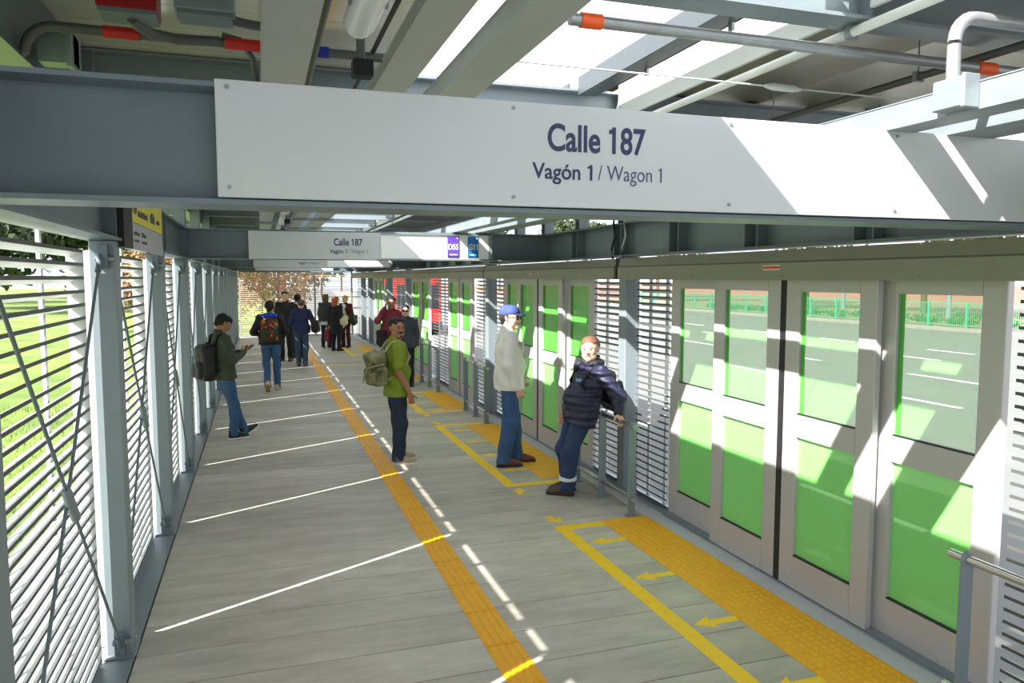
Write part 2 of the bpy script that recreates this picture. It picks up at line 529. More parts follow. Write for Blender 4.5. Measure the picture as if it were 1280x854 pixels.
def door(idx, y0, four, upm, label, wide=None):
    d = thing('door_%d' % idx, label, None, (3.4, y0 + 1.5, 0.0), kind='structure')
    if four:
        s = y0 - 2.72
        leaf(d, 2.72 + s, 3.52 + s, 3.41, upm)
        leaf(d, 3.465 + s, 4.255 + s, 3.345, upm)
        put('seal', MB().box(3.35, 3.385, 4.255 + s, 4.318 + s, 0.02, 2.10), RUBBER, d)
        leaf(d, 4.318 + s, 5.105 + s, 3.345, upm)
        leaf(d, 5.05 + s, 5.86 + s, 3.41, upm)
        ye = 5.86 + s
    else:
        w = (wide - 0.06) / 2
        leaf(d, y0, y0 + w, 3.345, upm)
        put('seal', MB().box(3.35, 3.385, y0 + w, y0 + w + 0.06, 0.02, 2.10), RUBBER, d)
        leaf(d, y0 + w + 0.06, y0 + 2 * w + 0.06, 3.345, upm)
        ye = y0 + wide
    put('floor_track', MB().box(3.34, 3.47, y0, ye, 0.0, 0.016), GALV, d)
    return d
door(1, 2.72, True, F_UP, 'nearest sliding platform door with four glazed leaves over the yellow strip')
door(2, 7.49, True, F_UPG, 'second sliding door with green panes behind the man in the blue cap')
door(3, 12.2, False, F_UPG, 'two-leaf green door just beyond the handrail behind the man in green', 1.70)
door(4, 15.55, False, F_UPG, 'two-leaf green door beside the two people behind the man in green', 1.93)
door(5, 21.05, True, F_UPG, 'farthest green platform door near the group of women')

# ---------------------------------------------------------------- far end louvred wall
wf = thing('wall_far', 'louvred wall closing the far end of the platform', None, (1.3, Y_END, 0), kind='structure')
mb = MB()
n = int(2.25 / 0.0685)
for i in range(n):
    z = 2.27 - i * 0.0685
    prof = [(Y_END + p[0], p[1] + z) for p in slat_profile(0.0, 1, 0.05)]
    mb.prism(prof, 'x', -0.7, 3.3)
put('slats', mb, mat('far_slat_paint', (196, 178, 160), 0.5), wf, kind='stuff')
for x in (-0.7, 0.62, 1.9, 3.24):
    put('mullion', MB().box(x, x + 0.06, Y_END + 0.05, Y_END + 0.13, 0, 2.3), STEEL, wf)
put('end_beam', MB().prism([(Y_END + 0.05 + p[0], p[1] + 2.30) for p in ibeam_prof(0.17, 0.32, 0.016, 0.012)], 'x', -0.7, 3.3), STEEL_D, wf)
put('kerb', MB().box(-0.7, 3.3, Y_END - 0.02, Y_END + 0.1, -0.3, 0.03), STEEL, wf)

# ================================================================ outdoors
GRASS = mat('lawn_grass', (72, 104, 26), 0.9, 0, 0.3, 0.35, 0.6, 60, rgb2=(120, 134, 54))
ASPH = mat('road_asphalt', (104, 105, 102), 0.9, 0, 0.1, 0.8)
PAVE = mat('pale_paving', (140, 136, 128), 0.9, 0, 0.1, 1.0)
BRICKP = mat('red_brick_paving', (142, 96, 80), 0.9, 0, 0.15, 0.7)
LINE = mat('road_line_white', (236, 236, 232), 0.8)
put('lawn', MB().box(-160, -0.95, -30, 220, -0.9, -0.62), GRASS, kind='structure', label='sunlit green lawn outside the left louvres')
put('road', MB().box(3.5, 37.0, -40, 220, -1.1, -0.9), ASPH, kind='structure', label='wide grey asphalt road outside the platform doors')
put('far_lawn', MB().box(-0.95, 1.7, Y_END + 0.3, 220, -0.9, -0.4), GRASS, kind='structure', label='strip of lawn beyond the far louvred wall')
put('far_path', MB().box(1.7, 3.5, Y_END + 0.3, 220, -1.0, -0.35), PAVE, kind='structure', label='pale paved path beyond the far louvred wall')
put('far_pavement', MB().box(37.0, 39.0, -40, 220, -1.1, -0.78), PAVE, kind='structure', label='pale kerb and pavement on the far side of the road')
put('plaza', MB().box(39.0, 240.0, -60, 300, -1.1, -0.72), BRICKP, kind='structure', label='reddish brick plaza beyond the green fence')
lm = thing('lane_markings', 'white dashed lane lines on the road outside the doors', 'road marking', (17, 20, -0.9))
for X, ph, ln, gp in ((7.42, 6.8, 2.2, 4.5), (15.3, 13.2, 2.4, 4.2), (19.3, 16.0, 2.6, 4.0), (23.45, 21.2, 2.4, 4.2), (26.6, 22.5, 2.2, 4.2)):
    y = ph - 4 * (ln + gp)
    while y < 90:
        put('dash', MB().box(X - 0.07, X + 0.07, y, y + ln, -0.9, -0.894), LINE, lm)
        y += ln + gp

# lawn blades close to the louvres
gb = MB()
for _ in range(9000):
    x = -1.05 - 11 * R.random() ** 1.6; y = 1.5 + 17 * R.random()
    h = 0.05 + 0.12 * R.random(); a = R.random() * math.pi; w = 0.008
    lx, ly = (R.random() - .5) * 0.12, (R.random() - .5) * 0.12
    gb.add([(x - w * math.cos(a), y - w * math.sin(a), -0.63), (x + w * math.cos(a), y + w * math.sin(a), -0.63), (x + lx, y + ly, -0.62 + h)], [(0, 1, 2)])
put('grass_tufts', gb, mat('grass_blade', (110, 130, 44), 0.8, 0, 0.4, 1.5), label='rough grass blades growing along the left wall outside', cat='grass', kind='stuff')

def foliage(mb, c, r, n, s, flat=0.8):
    for _ in range(n):
        u = Vector((R.gauss(0, 1), R.gauss(0, 1), R.gauss(0, 1))).normalized()
        q = r * (0.55 + 0.45 * R.random())
        p = Vector(c) + Vector((u.x * q, u.y * q, u.z * q * flat))
        a = Vector((R.gauss(0, 1), R.gauss(0, 1), R.gauss(0, 1))).normalized()
        b = a.cross(u)
        if b.length < 0.1: continue
        b.normalize(); k = s * (0.6 + 0.8 * R.random())
        mb.add([p - a * k, p - b * k * .6, p + a * k, p + b * k * .6], [(0, 1, 2, 3)])

LEAVES = [mat('leaf_dark', (40, 56, 20), 0.7, 0, 0.4, 0.8), mat('leaf_mid', (78, 98, 34), 0.7, 0, 0.4, 0.8), mat('leaf_olive', (108, 98, 50), 0.7, 0, 0.35, 2.0, rgb2=(170, 118, 88))]
BARK = mat('bark', (92, 74, 60), 0.9, 0, 0.3, 6)
def tree(x, y, zg, h, r, m, label, n=900, s=0.35, low=0.25, cat='tree', group=None):
    t = thing('tree' if cat == 'tree' else 'shrub', label, cat, (x, y, zg), group)
    tb = MB().tube([(x, y, zg - 0.05), (x + R.uniform(-.2, .2), y, zg + h * 0.35), (x + R.uniform(-.4, .4), y, zg + h * 0.7)], [0.02 * h, 0.016 * h, 0.006 * h], 8)
    put('trunk', tb, BARK, t, smooth=True)
    fb = MB()
    for k in range(7):
        a = k * 2.4
        q = r * 0.55 * (0 if k == 0 else 1)
        foliage(fb, (x + q * math.cos(a), y + q * math.sin(a), zg + h * (low + (0.92 - low) * (0.35 + 0.5 * R.random()))), r * R.uniform(.5, .72), n // 7, s, 0.85)
    put('crown', fb, m, t)
    return t

TL = [(-24.5, 76, 12, 5.0, 0), (-20.0, 66, 11, 4.6, 0), (-33, 92, 15, 6.0, 1), (-17.2, 84, 12, 5.0, 0), (-14.4, 96, 13, 5.4, 1), (-12.0, 110, 13, 5.5, 0), (-9.0, 100, 11, 4.6, 1), (-9.5, 128, 13, 6, 0), (-36, 112, 17, 6.5, 0)]
TLN = ['dark tree behind the lawn at the left edge of the view', 'dark spreading tree over the lawn next to the edge tree', 'tall lighter tree behind the left lawn trees', 'dark round tree behind the nearest left column', 'lighter tree seen through the second louvre bay', 'dark tree seen high in the second louvre bay', 'lighter low tree seen through the third louvre bay', 'dark tree farthest along the left lawn', 'broad dark tree at the back left of the lawn']
for (x, y, h, r, m), lb in zip(TL, TLN):
    tree(x, y, -0.62, h, r, LEAVES[m], lb, 2200, 0.42, 0.10, group='trees beyond the left lawn')
tree(0.0, 37, -0.4, 4.6, 2.7, LEAVES[2], 'olive bush with pinkish blossom right behind the far louvred wall', 9000, 0.08, 0.12, 'shrub')
tree(-5.6, 42, -0.62, 6.0, 2.8, LEAVES[2], 'olive bush left of the blossom bush behind the far wall', 5000, 0.1, 0.08, 'shrub')
tree(4.0, 75, -0.4, 6.0, 2.4, LEAVES[0], 'dark small tree beside the path beyond the far wall', 700, 0.3, 0.2)
for x, y, h, lb in ((9, 120, 9, 'distant tree right of the path beyond the far wall'), (-2, 150, 10, 'distant tree left of the path beyond the far wall'), (16, 160, 11, 'distant tree over the road beyond the far wall')):
    tree(x, y, -0.6, h, 4.5, LEAVES[1], lb, 1200, 0.4, 0.15, group='trees beyond the far wall')
TR = [(46, 38, 11, 1), (50, 47, 12, 0), (47, 57, 11, 1), (52, 68, 13, 1), (48, 80, 12, 0), (53, 95, 14, 1), (49, 112, 13, 0), (45, 30, 11, 1), (54, 130, 14, 1), (47, 150, 13, 0)]
for i, (x, y, h, m) in enumerate(TR):
    tree(x, y, -0.75, h, 5.0, LEAVES[m], 'tree on the plaza across the road, %s along the green fence' % ORD[i], 1200, 0.45, 0.42, group='trees across the road')
for i in range(14):
    y = 26.6 + i * 2.6
    fb = MB(); foliage(fb, (39.7, y, -0.42), 1.0, 260, 0.1, 0.3)
    s_ = thing('shrub', 'low green shrub behind the green fence, %s of the row' % ORD[i], 'shrub', (39.6, y, -0.72), 'shrubs behind the green fence')
    put('foliage', fb, LEAVES[1], s_)
TEAL = mat('teal_fence_paint', (70, 160, 128), 0.5)
fe = thing('fence', 'teal green railing fence on the far side of the road', 'fence', (38.3, 45, -0.78))
y = 20.0
while y < 75:
    put('post', MB().box(38.26, 38.34, y - .05, y + .05, -0.8, 0.72), TEAL, fe)
    put('rail', MB().box(38.285, 38.315, y, y + 2.6, 0.62, 0.67).box(38.285, 38.315, y, y + 2.6, -0.66, -0.61), TEAL, fe)
    y += 2.6
pk = MB()
y = 20.0
while y < 75:
    pk.box(38.29, 38.31, y - .012, y + .012, -0.65, 0.65); y += 0.13
put('pickets', pk, TEAL, fe, kind='stuff')
for (x, y), lb in zip(((41.4, 37.0), (41.4, 46.2)), ('grey lamp pole behind the fence in the nearest door pane', 'slim pale pole behind the fence in the next door pane')):
    p = thing('lamp_pole', lb, 'pole', (x, y, -0.75), 'poles across the road')
    put('shaft', MB().tube([(x, y, -0.78), (x, y, 4), (x, y, 8.5)], [0.16, 0.13, 0.08], 12), GALV, p, smooth=True)
    put('arm', MB().tube([(x, y, 8.4), (x - 1.6, y, 8.9)], 0.05, 8), GALV, p, smooth=True)
    put('lamp_head', MB().box(x - 2.2, x - 1.5, y - .12, y + .12, 8.82, 8.94), STEEL_D, p, bevel=0.02)

# brick house far beyond the lawn
bh = thing('brick_house', 'distant orange brick house beyond the left lawn', 'building', (-21, 150, -0.6))
BRW = mat('brick_wall', (200, 132, 104), 0.9, 0, 0.2, 1.0)
put('wall', MB().box(-27, -15, 148, 156, -0.62, 4.6), BRW, bh)
put('roof', MB().prism([(147.5, 4.6), (156.5, 4.6), (152, 6.6)], 'x', -27.5, -14.5), mat('roof_tiles', (150, 92, 76), 0.9), bh)
for k in range(4):
    w = put('window', MB().box(-26 + k * 2.8, -24.6 + k * 2.8, 147.9, 148.02, 1.2, 2.8), WHITE, bh)
    put('pane', MB().box(-25.85 + k * 2.8, -24.75 + k * 2.8, 147.86, 147.92, 1.35, 2.65), DARK, w)

# red bus on the road beyond the far doors
def bus(x, y, L, label):
    b = thing('bus', label, 'bus', (x, y, -0.9))
    RED = mat('bus_red', (206, 30, 26), 0.35, 0, 0.03, 2)
    put('body', MB().box(x - 1.25, x + 1.25, y - L / 2, y + L / 2, -0.55, 2.25), RED, b, bevel=0.08)
    put('window_band', MB().box(x - 1.262, x + 1.262, y - L / 2 + 0.5, y + L / 2 - 0.6, 0.75, 1.7), mat('bus_glass', (30, 34, 38), 0.1), b)
    put('windscreen', MB().box(x - 1.1, x + 1.1, y - L / 2 - 0.012, y - L / 2 + 0.1, 0.5, 1.75), MATS['bus_glass'], b)
    put('bumper', MB().box(x - 1.26, x + 1.26, y - L / 2 - 0.05, y - L / 2 + 0.2, -0.6, -0.2), DARK, b)
    for sx in (-1, 1):
        for fy in (-0.32, 0.3):
            put('wheel', MB().tube([(x + sx * 0.95, y + L * fy, -0.42), (x + sx * 1.24, y + L * fy, -0.42)], 0.48, 18), RUBBER, b, smooth=True)
bus(7.8, 42.0, 6, 'red bus standing by the platform behind the far right louvres')
bus(4.6, 190, 9, 'small red bus far off at the end of the path')

# ================================================================ overhead beams and station signs
def beam(yc, label):
    return put('steel_beam', MB().prism([(p[0] + yc, p[1] + 2.30) for p in ibeam_prof(0.2, 0.325, 0.014, 0.01)], 'x', -0.71, 3.33), STEEL_D, label=label, cat='beam', group='transverse roof beams')
BY = [2.33, 8.83, 16.0, 23.0]
BLAB = ['nearest grey steel cross beam carrying the large station sign', 'second grey steel cross beam carrying the small station sign', 'third cross beam half hidden behind the second sign', 'farthest cross beam above the distant passengers']
for yb, lb in zip(BY, BLAB):
    beam(yb, lb)
SLAB = ['large silver station sign reading Calle 187 across the top', 'smaller Calle 187 station sign on the second beam', 'third station sign mostly hidden below the second one', 'farthest silver station sign above the distant passengers']
for i, (yb, lb) in enumerate(zip(BY, SLAB)):
    yf = yb - 0.113
    k_ = 1.0 if i == 0 else 0.94
    x1 = 3.18 if i == 0 else 2.2 * k_
    s = thing('station_sign', lb, 'sign', (1.2, yf, 2.318), 'station name signs')
    put('panel', MB().box(-0.1, x1, yf, yf + 0.012, 2.318 - (i > 0) * 0.012, 2.63 - (i > 0) * 0.022), SIGNM, s, bevel=0.002)
    if i < 3:
        dz = 0.0 if i == 0 else -0.03
        text_fit('station_name', 'Calle 187', NAVY, 0.85 * k_, 1.185 * k_, 2.492 + dz, yf - 0.001, s, 0.02, 0.078 * k_)
        text_fit('wagon_name', 'Vagón 1', NAVY, 0.80 * k_, 1.0 * k_, 2.405 + dz, yf - 0.001, s, 0.014, 0.046 * k_)
        text_fit('wagon_name_translated', '/ Wagon 1', NAVY_L, 1.02 * k_, 1.245 * k_, 2.407 + dz, yf - 0.001, s, -0.004, 0.046 * k_)
    if i == 0:
        for x in (-0.07, 0.74, 1.5, 2.2, 2.9):
            for z in (2.345, 2.61):
                put('rivet', MB().tube([(x, yf - 0.004, z), (x, yf, z)], 0.006, 8), GALV, s, smooth=True)
    if i in (1, 2):
        h = thing('route_panel', ['route panel holder with a purple D55 and blue G11 card', 'farther route panel holder behind the purple and blue one'][i - 1], 'sign', (2.0, yf, 2.31), 'route panel holders')
        put('backing', MB().box(1.32, 2.59, yf - 0.018, yf - 0.002, 2.32, 2.595), WHITE, h)
        put('top_channel', MB().box(1.32, 2.61, yf - 0.035, yf - 0.002, 2.595, 2.608), GALV, h)
        put('bottom_channel', MB().box(1.32, 2.61, yf - 0.035, yf - 0.002, 2.302, 2.32), GALV, h)
        put('end_plate', MB().box(2.59, 2.63, yf - 0.035, yf - 0.002, 2.302, 2.608), GALV, h)
        if i == 1:
            for x0, w_, c, t, nm in ((2.09, 0.142, (92, 62, 160), 'D55', 'purple route card'), (2.335, 0.13, (10, 110, 190), 'G11', 'blue route card')):
                cd = put('route_card', MB().box(x0, x0 + w_, yf - 0.024, yf - 0.019, 2.335, 2.582), mat('card_' + t, c, 0.4), h)
                cd['label'] = nm
                text_fit('route_number', t, WHITE, x0 + 0.012, x0 + w_ - 0.012, 2.43, yf - 0.0255, cd, 0.02, 0.062)
                put('destination_line', MB().box(x0 + 0.025, x0 + w_ - 0.025, yf - 0.0255, yf - 0.024, 2.365, 2.377), WHITE, cd)
                put('footer_strip', MB().box(x0, x0 + w_, yf - 0.0255, yf - 0.024, 2.335, 2.35), DARK, cd)
                put('dot', MB().tube([(x0 + w_ - 0.022, yf - 0.0255, 2.56), (x0 + w_ - 0.022, yf - 0.024, 2.56)], 0.009, 12), WHITE, cd)

# yellow direction sign on the left girder
ys = thing('direction_sign', 'yellow and grey direction sign hung on the left girder', 'sign', (-0.7, 5.7, 2.28))
YS = mat('sign_yellow', (232, 214, 40), 0.4)
put('upper_panel', MB().box(-0.708, -0.696, 4.95, 6.42, 2.43, 2.72), YS, ys)
put('lower_panel', MB().box(-0.708, -0.696, 4.95, 6.42, 2.27, 2.425), mat('sign_grey', (178, 176, 188), 0.4), ys)
put('end_box', MB().box(-0.775, -0.694, 4.64, 4.95, 2.27, 2.72), RUBBER, ys)
GLY = mat('sign_dark_print', (52, 52, 40), 0.5)
def bars(rows):
    for (y0, y1, z0, z1) in rows:
        y = y0
        while y < y1:
            w = R.uniform(0.02, 0.045)
            put('lettering', MB().box(-0.6965, -0.6945, y, min(y + w, y1), z0, z1 - R.choice((0, 0, 0.25)) * (z1 - z0)), GLY, ys)
            y += w + 0.014
bars([(5.18, 5.62, 2.475, 2.515), (5.75, 5.98, 2.475, 2.545), (6.06, 6.25, 2.485, 2.515), (5.0, 5.24, 2.355, 2.378), (5.32, 5.52, 2.355, 2.385), (5.0, 5.2, 2.315, 2.332), (5.32, 5.55, 2.315, 2.332)])
put('pictogram', MB().tube([(-0.6965, 5.09, 2.55), (-0.6945, 5.09, 2.55)], 0.07, 20), GLY, ys)
put('pictogram', MB().box(-0.6965, -0.6945, 4.98, 5.0, 2.48, 2.62), GLY, ys)

# ================================================================ services under the roof
def tray(x0, x1, z0, z1, label, ya=-2.0, yb=Y_END - 0.3, m=GALV, step=3.0):
    t = thing('cable_tray', label, 'cable tray', ((x0 + x1) / 2, 4, z0), 'cable trays under the roof')
    y = ya
    while y < yb:
        e = min(y + step, yb)
        put('tray_section', MB().prism([(x0, z0), (x1, z0), (x1, z1), (x1 - 0.004, z1), (x1 - 0.004, z0 + 0.004), (x0 + 0.004, z0 + 0.004), (x0 + 0.004, z1), (x0, z1)], 'y', y + 0.004, e - 0.004), m, t)
        if e < yb:
            put('joint_plate', MB().box(x0 - 0.004, x0, e - 0.09, e + 0.09, z0 + 0.015, z1 - 0.01), m, t)
        y = e
    put('tray_lid', MB().box(x0 - 0.003, x1 + 0.003, ya, yb, z1, z1 + 0.004), m, t)
    return t
GT = mat('tray_light_grey', (176, 180, 178), 0.4, 0.2, 0.04, 3)
tray(0.03, 0.2, 2.90, 2.96, 'flat light grey cable tray left of the tube lights', m=GT)
tray(0.54, 0.70, 3.0, 3.055, 'grey cable tray beside the skylight, right of the tube lights', m=GT)
tray(0.83, 1.01, 2.965, 3.045, 'grey cable tray at the left edge of the open skylight', m=GT)
tray(2.15, 2.28, 2.627, 2.711, 'left one of the two galvanised trays resting on the beams at right')
tray(2.43, 2.66, 2.627, 2.70, 'right one of the two galvanised trays resting on the beams at right')
for k, y in enumerate([POST_Y[j] + 0.45 for j in range(4, 14)]):
    h = thing('tray_hanger', 'steel hanger strut under the left cable trays, %s from the camera' % ORD[k], 'hanger', (0.5, y, 2.86), 'tray hanger struts')
    put('strut', MB().box(-0.02, 0.26, y, y + 0.04, 2.862, 2.898), GALV, h)
    put('strut', MB().box(0.48, 1.06, y, y + 0.04, 2.925, 2.963), GALV, h)
    for x in (0.0, 0.24, 0.5, 1.04):
        zt = 3.29 if x < 0.8 else 3.09
        put('threaded_rod', MB().tube([(x, y + 0.02, 2.87 if x < 0.3 else 2.93), (x, y + 0.02, zt)], 0.005, 6), GALV, h)

TUBE = mat('lamp_diffuser', (228, 230, 232), 0.3)
for k in range(10):
    y0 = 1.35 if k == 0 else 5.1 + 2.132 * (k - 1)
    t = thing('tube_light', 'long translucent ceiling tube light, %s from the camera' % ORD[k], 'light', (0.36, y0 + 0.7, 2.95), 'ceiling tube lights')
    pr = []
    for a in range(14):
        th = 2 * math.pi * a / 14
        pr.append((0.36 + 0.058 * math.cos(th), 3.0 + 0.05 * math.sin(th)))
    put('diffuser', MB().prism(pr, 'y', y0, y0 + 1.45), TUBE, t, smooth=True)
    put('end_cap', MB().tube([(0.36, y0 + 1.45, 3.0), (0.36, y0 + 1.475, 3.0)], 0.05, 14), WHITE, t, smooth=True)
    for yy in (y0 + 0.3, y0 + 1.2):
        put('clip', MB().box(0.296, 0.424, yy, yy + 0.03, 2.98, 3.07), GALV, t)
    put('drop_conduit', MB().tube([(0.365, y0 + 1.47, 2.99), (0.372, y0 + 1.52, 2.97), (0.376, y0 + 1.55, 2.9)], 0.016, 8), CONDB, t, smooth=True)
    put('junction_box', MB().box(0.345, 0.42, y0 + 1.53, y0 + 1.60, 2.84, 2.9), DARK, t, bevel=0.004)

def conduit(name, label, path, r, m, bands=(), hangers=(), cat='conduit'):
    c = thing(name, label, cat, path[0], 'conduits under the roof')
    put('pipe', MB().tube(path, r, 12), m, c, smooth=True)
    for (p, q, bm_) in bands:
        put('marking_band', MB().tube([p, q], r * 1.22, 12), bm_, c, smooth=True)
    for p in hangers:
        put('pipe_clamp', MB().box(p[0] - r * 1.3, p[0] + r * 1.3, p[1] - 0.012, p[1] + 0.012, p[2] - r * 1.3, p[2] + r * 1.3).tube([p, (p[0], p[1], 3.28)], 0.004, 6), GALV, c)
    return c
def arc(c, r, a0, a1, plane, n=7):
    out = []
    for i in range(n):
        a = math.radians(a0 + (a1 - a0) * i / (n - 1))
        u, v = r * math.cos(a), r * math.sin(a)
        out.append((c[0] + u, c[1], c[2] + v) if plane == 'xz' else (c[0], c[1] + u, c[2] + v))
    return out
conduit('conduit', 'grey conduit with orange end band crossing the skylight', [(1.05, 2.53, 3.0), (1.9, 2.53, 2.998), (3.3, 2.53, 2.99)], 0.022, PIPE, [((1.09, 2.53, 3.0), (1.17, 2.53, 3.0), ORAN), ((2.92, 2.53, 2.992), (3.02, 2.53, 2.992), ORAN)])
conduit('conduit', 'white pipe running the length of the roof right of the skylight', [(2.21, -2, 3.05), (2.21, Y_END - .3, 3.05)], 0.019, WHITE, hangers=[(2.21, POST_Y[j], 3.05) for j in range(2, 14)])
conduit('conduit', 'dark pipe under the right roof sheets with hanger clamps', [(2.96, -2, 3.04), (2.96, Y_END - .3, 3.04)], 0.018, CONDB, hangers=[(2.96, POST_Y[2] + 0.4 + 1.066 * j, 3.04) for j in range(20)])
jb = thing('junction_box', 'galvanised junction box on the left one of the right trays', 'box', (2.12, 1.9, 2.63))
put('body', MB().box(2.09, 2.148, 1.86, 1.97, 2.635, 2.73), GALV, jb, bevel=0.004)
put('lid', MB().box(2.085, 2.15, 1.845, 1.86, 2.63, 2.735), GALV, jb, bevel=0.003)
conduit('conduit', 'white bent pipe rising from the junction box on the right tray', [(2.12, 1.92, 2.73), (2.12, 1.92, 2.84)] + arc((2.2, 1.92, 2.85), 0.08, 180, 90, 'xz') + [(3.1, 1.92, 2.93)], 0.021, PIPE)
conduit('conduit', 'dark conduit with red and blue bands crossing the left ceiling', [(-0.84, 3.45, 2.97)] + arc((-0.73, 3.45, 2.97), 0.105, 180, 95, 'xz') + [(-0.55, 3.45, 3.073), (0.62, 3.45, 3.065)], 0.02, CONDB,
        [((-0.56, 3.45, 3.073), (-0.43, 3.45, 3.072), REDP), ((-0.11, 3.45, 3.07), (0.03, 3.45, 3.069), REDP), ((0.23, 3.45, 3.068), (0.31, 3.45, 3.068), BLUEP)])
conduit('conduit', 'flexible conduit curving from the red box to the red banded pipe', [(-0.42, 3.2, 3.06), (-0.41, 3.26, 3.052), (-0.37, 3.35, 3.052), (-0.29, 3.41, 3.056), (-0.13, 3.425, 3.066)], 0.021, CONDB)
conduit('conduit', 'flexible conduit curving from the grey box towards the left tray', [(-0.14, 3.18, 3.1), (-0.1, 3.2, 3.09), (0.0, 3.23, 3.085), (0.2, 3.25, 3.085)], 0.018, CONDB)
conduit('conduit', 'thin conduit curving down beside the left flat tray', [(-0.12, 3.45, 3.1), (-0.05, 3.46, 3.09), (0.0, 3.47, 3.02), (0.01, 3.47, 2.93), (0.01, 3.47, 2.86)], 0.013, CONDB)
conduit('conduit', 'thin dark pipe running lengthwise between tray and tube light', [(0.25, -1, 3.05), (0.25, Y_END - .3, 3.05)], 0.013, CONDB)
conduit('conduit', 'thin black cable pipe beside the skylight tray', [(0.50, -1, 3.09), (0.50, Y_END - .3, 3.09)], 0.01, RUBBER)
rb = thing('alarm_box', 'dark red box on the left ceiling', 'box', (-0.42, 3.17, 3.1))
put('body', MB().box(-0.53, -0.33, 3.12, 3.28, 3.07, 3.27), REDBOX, rb, bevel=0.005)
put('base_plate', MB().box(-0.525, -0.335, 3.125, 3.275, 3.055, 3.07), STEEL_D, rb)
gbx = thing('control_box', 'grey box beside the red box on the left ceiling', 'box', (-0.16, 3.1, 3.1))
put('body', MB().box(-0.27, -0.06, 3.1, 3.26, 3.085, 3.27), GALV, gbx, bevel=0.005)
put('base_plate', MB().box(-0.26, -0.07, 3.11, 3.25, 3.07, 3.085), STEEL_D, gbx)
put('eave_bracket', MB().box(-0.83, -0.70, 3.62, 3.72, 2.98, 3.10).box(-0.72, -0.70, 3.58, 3.76, 2.96, 3.12), STEEL, label='grey angle bracket on the left eave channel', cat='bracket')
for y, m, lb in ((6.78, RUBBER, 'black cable hanging down over the right girder'), (6.55, PIPE, 'grey cable hanging down over the right girder')):
    put('cable', MB().tube([(3.31, y, 2.85), (3.30, y + 0.02, 2.63), (3.305, y, 2.5), (3.29, y + 0.04, 2.38), (3.30, y + 0.03, 2.286)], 0.012, 8), m, smooth=True, label=lb, cat='cable')
put('ceiling_sensor', MB().tube([(2.28, 3.1, 3.0), (2.32, 3.1, 3.0), (2.44, 3.1, 2.998), (2.48, 3.1, 2.997)], [0.008, 0.017, 0.017, 0.008], 10).tube([(1.05, 3.1, 3.005), (2.28, 3.1, 3.0), (3.3, 3.1, 2.995)], 0.004, 6), WHITE, smooth=True, label='pale inline cable connector hanging below the right roof', cat='connector')
for k, (y, lb) in enumerate(((4.29, 'orange indicator light above the nearest door'), (9.05, 'orange indicator light above the second door'), (13.05, 'orange indicator light above the third door'), (16.5, 'orange indicator light above the fourth door'), (22.6, 'orange indicator light above the farthest door'))):
    il = thing('indicator_light', lb, 'indicator', (3.25, y, 2.16), 'door indicator lights')
    put('lens', MB().box(3.236, 3.249, y - 0.08, y + 0.08, 2.158, 2.178), ORAN, il, bevel=0.003)
    put('bezel', MB().box(3.244, 3.2505, y - 0.09, y + 0.09, 2.152, 2.184), STAIN, il)

# ================================================================ handrails
def handrail(ys_, ya, yb, label):
    h = thing('handrail', label, 'handrail', (3.07, (ya + yb) / 2, 0), 'handrails along the right wall')
    for y in ys_:
        put('post', MB().prism([(3.035, 0), (3.105, 0), (3.105, 0.80), (3.095, 0.83), (3.07, 0.845), (3.045, 0.83), (3.035, 0.80)], 'y', y - 0.008, y + 0.008), STEEL, h, bevel=0.002)
        put('foot_plate', MB().box(3.02, 3.12, y - 0.04, y + 0.04, 0, 0.01), STEEL, h)
    put('top_rail', MB().tube([(3.07, ya, 0.805), (3.07, yb, 0.805)], 0.021, 14), STAIN, h, smooth=True)
    put('lower_rail', MB().tube([(3.07, ya, 0.16), (3.07, yb, 0.16)], 0.021, 14), STAIN, h, smooth=True)
    for z in (0.805, 0.16):
        put('end_cap', MB().tube([(3.07, ya - 0.012, z), (3.07, ya, z)], 0.025, 14), STAIN, h, smooth=True)
handrail([1.2, 2.58], 0.2, 2.67, 'steel handrail at the right edge of the view')
handrail([5.91, 6.52, 7.12], 5.85, 7.2, 'steel handrail the man in the navy jacket leans on')
handrail([10.43, 11.0, 11.59], 10.37, 11.66, 'steel handrail left of the man in the white shirt')
handrail([13.57, 14.3, 15.05], 13.5, 15.12, 'steel handrail just right of the man in green')
handrail([17.75, 18.8, 19.8], 17.7, 19.9, 'distant steel handrail behind the man in maroon')

# ================================================================ yellow tactile paving and floor markings
tg = thing('tactile_guide', 'long yellow ribbed guide strip down the middle of the floor', 'tactile strip', (1.27, 12, 0))
gm = MB().box(-0.1, 0.1, 0.003, 0.447, 0.0, 0.004)
for j in range(4):
    x = -0.072 + j * 0.048
    gm.prism([(x - 0.016, 0.004), (x + 0.016, 0.004), (x + 0.011, 0.008), (x - 0.011, 0.008)], 'y', 0.01, 0.44)
for x in (-0.09, 0.09):
    for y in (0.02, 0.05, 0.40, 0.43):
        gm.box(x - .004, x + .004, y - .004, y + .004, 0.003, 0.0065)
gme = mesh('tactile_plate', gm, YEL)
for k in range(60):
    y = 1.3 + 0.45 * k
    if y + 0.45 > Y_END - 4: break
    inst('tactile_plate', gme, (1.27, y, 0.0), tg)
dm = MB().box(-0.22, 0.22, 0.002, 0.378, 0.0, 0.004)
for i in range(8):
    for j in range(7):
        x, y = -0.19 + i * 0.0545, 0.027 + j * 0.054
        r = 0.014
        dm.add([(x - r, y - r, .004), (x + r, y - r, .004), (x + r, y + r, .004), (x - r, y + r, .004), (x - r * .5, y - r * .5, .0085), (x + r * .5, y - r * .5, .0085), (x + r * .5, y + r * .5, .0085), (x - r * .5, y + r * .5, .0085)],
               [(4, 5, 6, 7), (0, 1, 5, 4), (1, 2, 6, 5), (2, 3, 7, 6), (3, 0, 4, 7)])
dme = mesh('tactile_plate', dm, YEL)
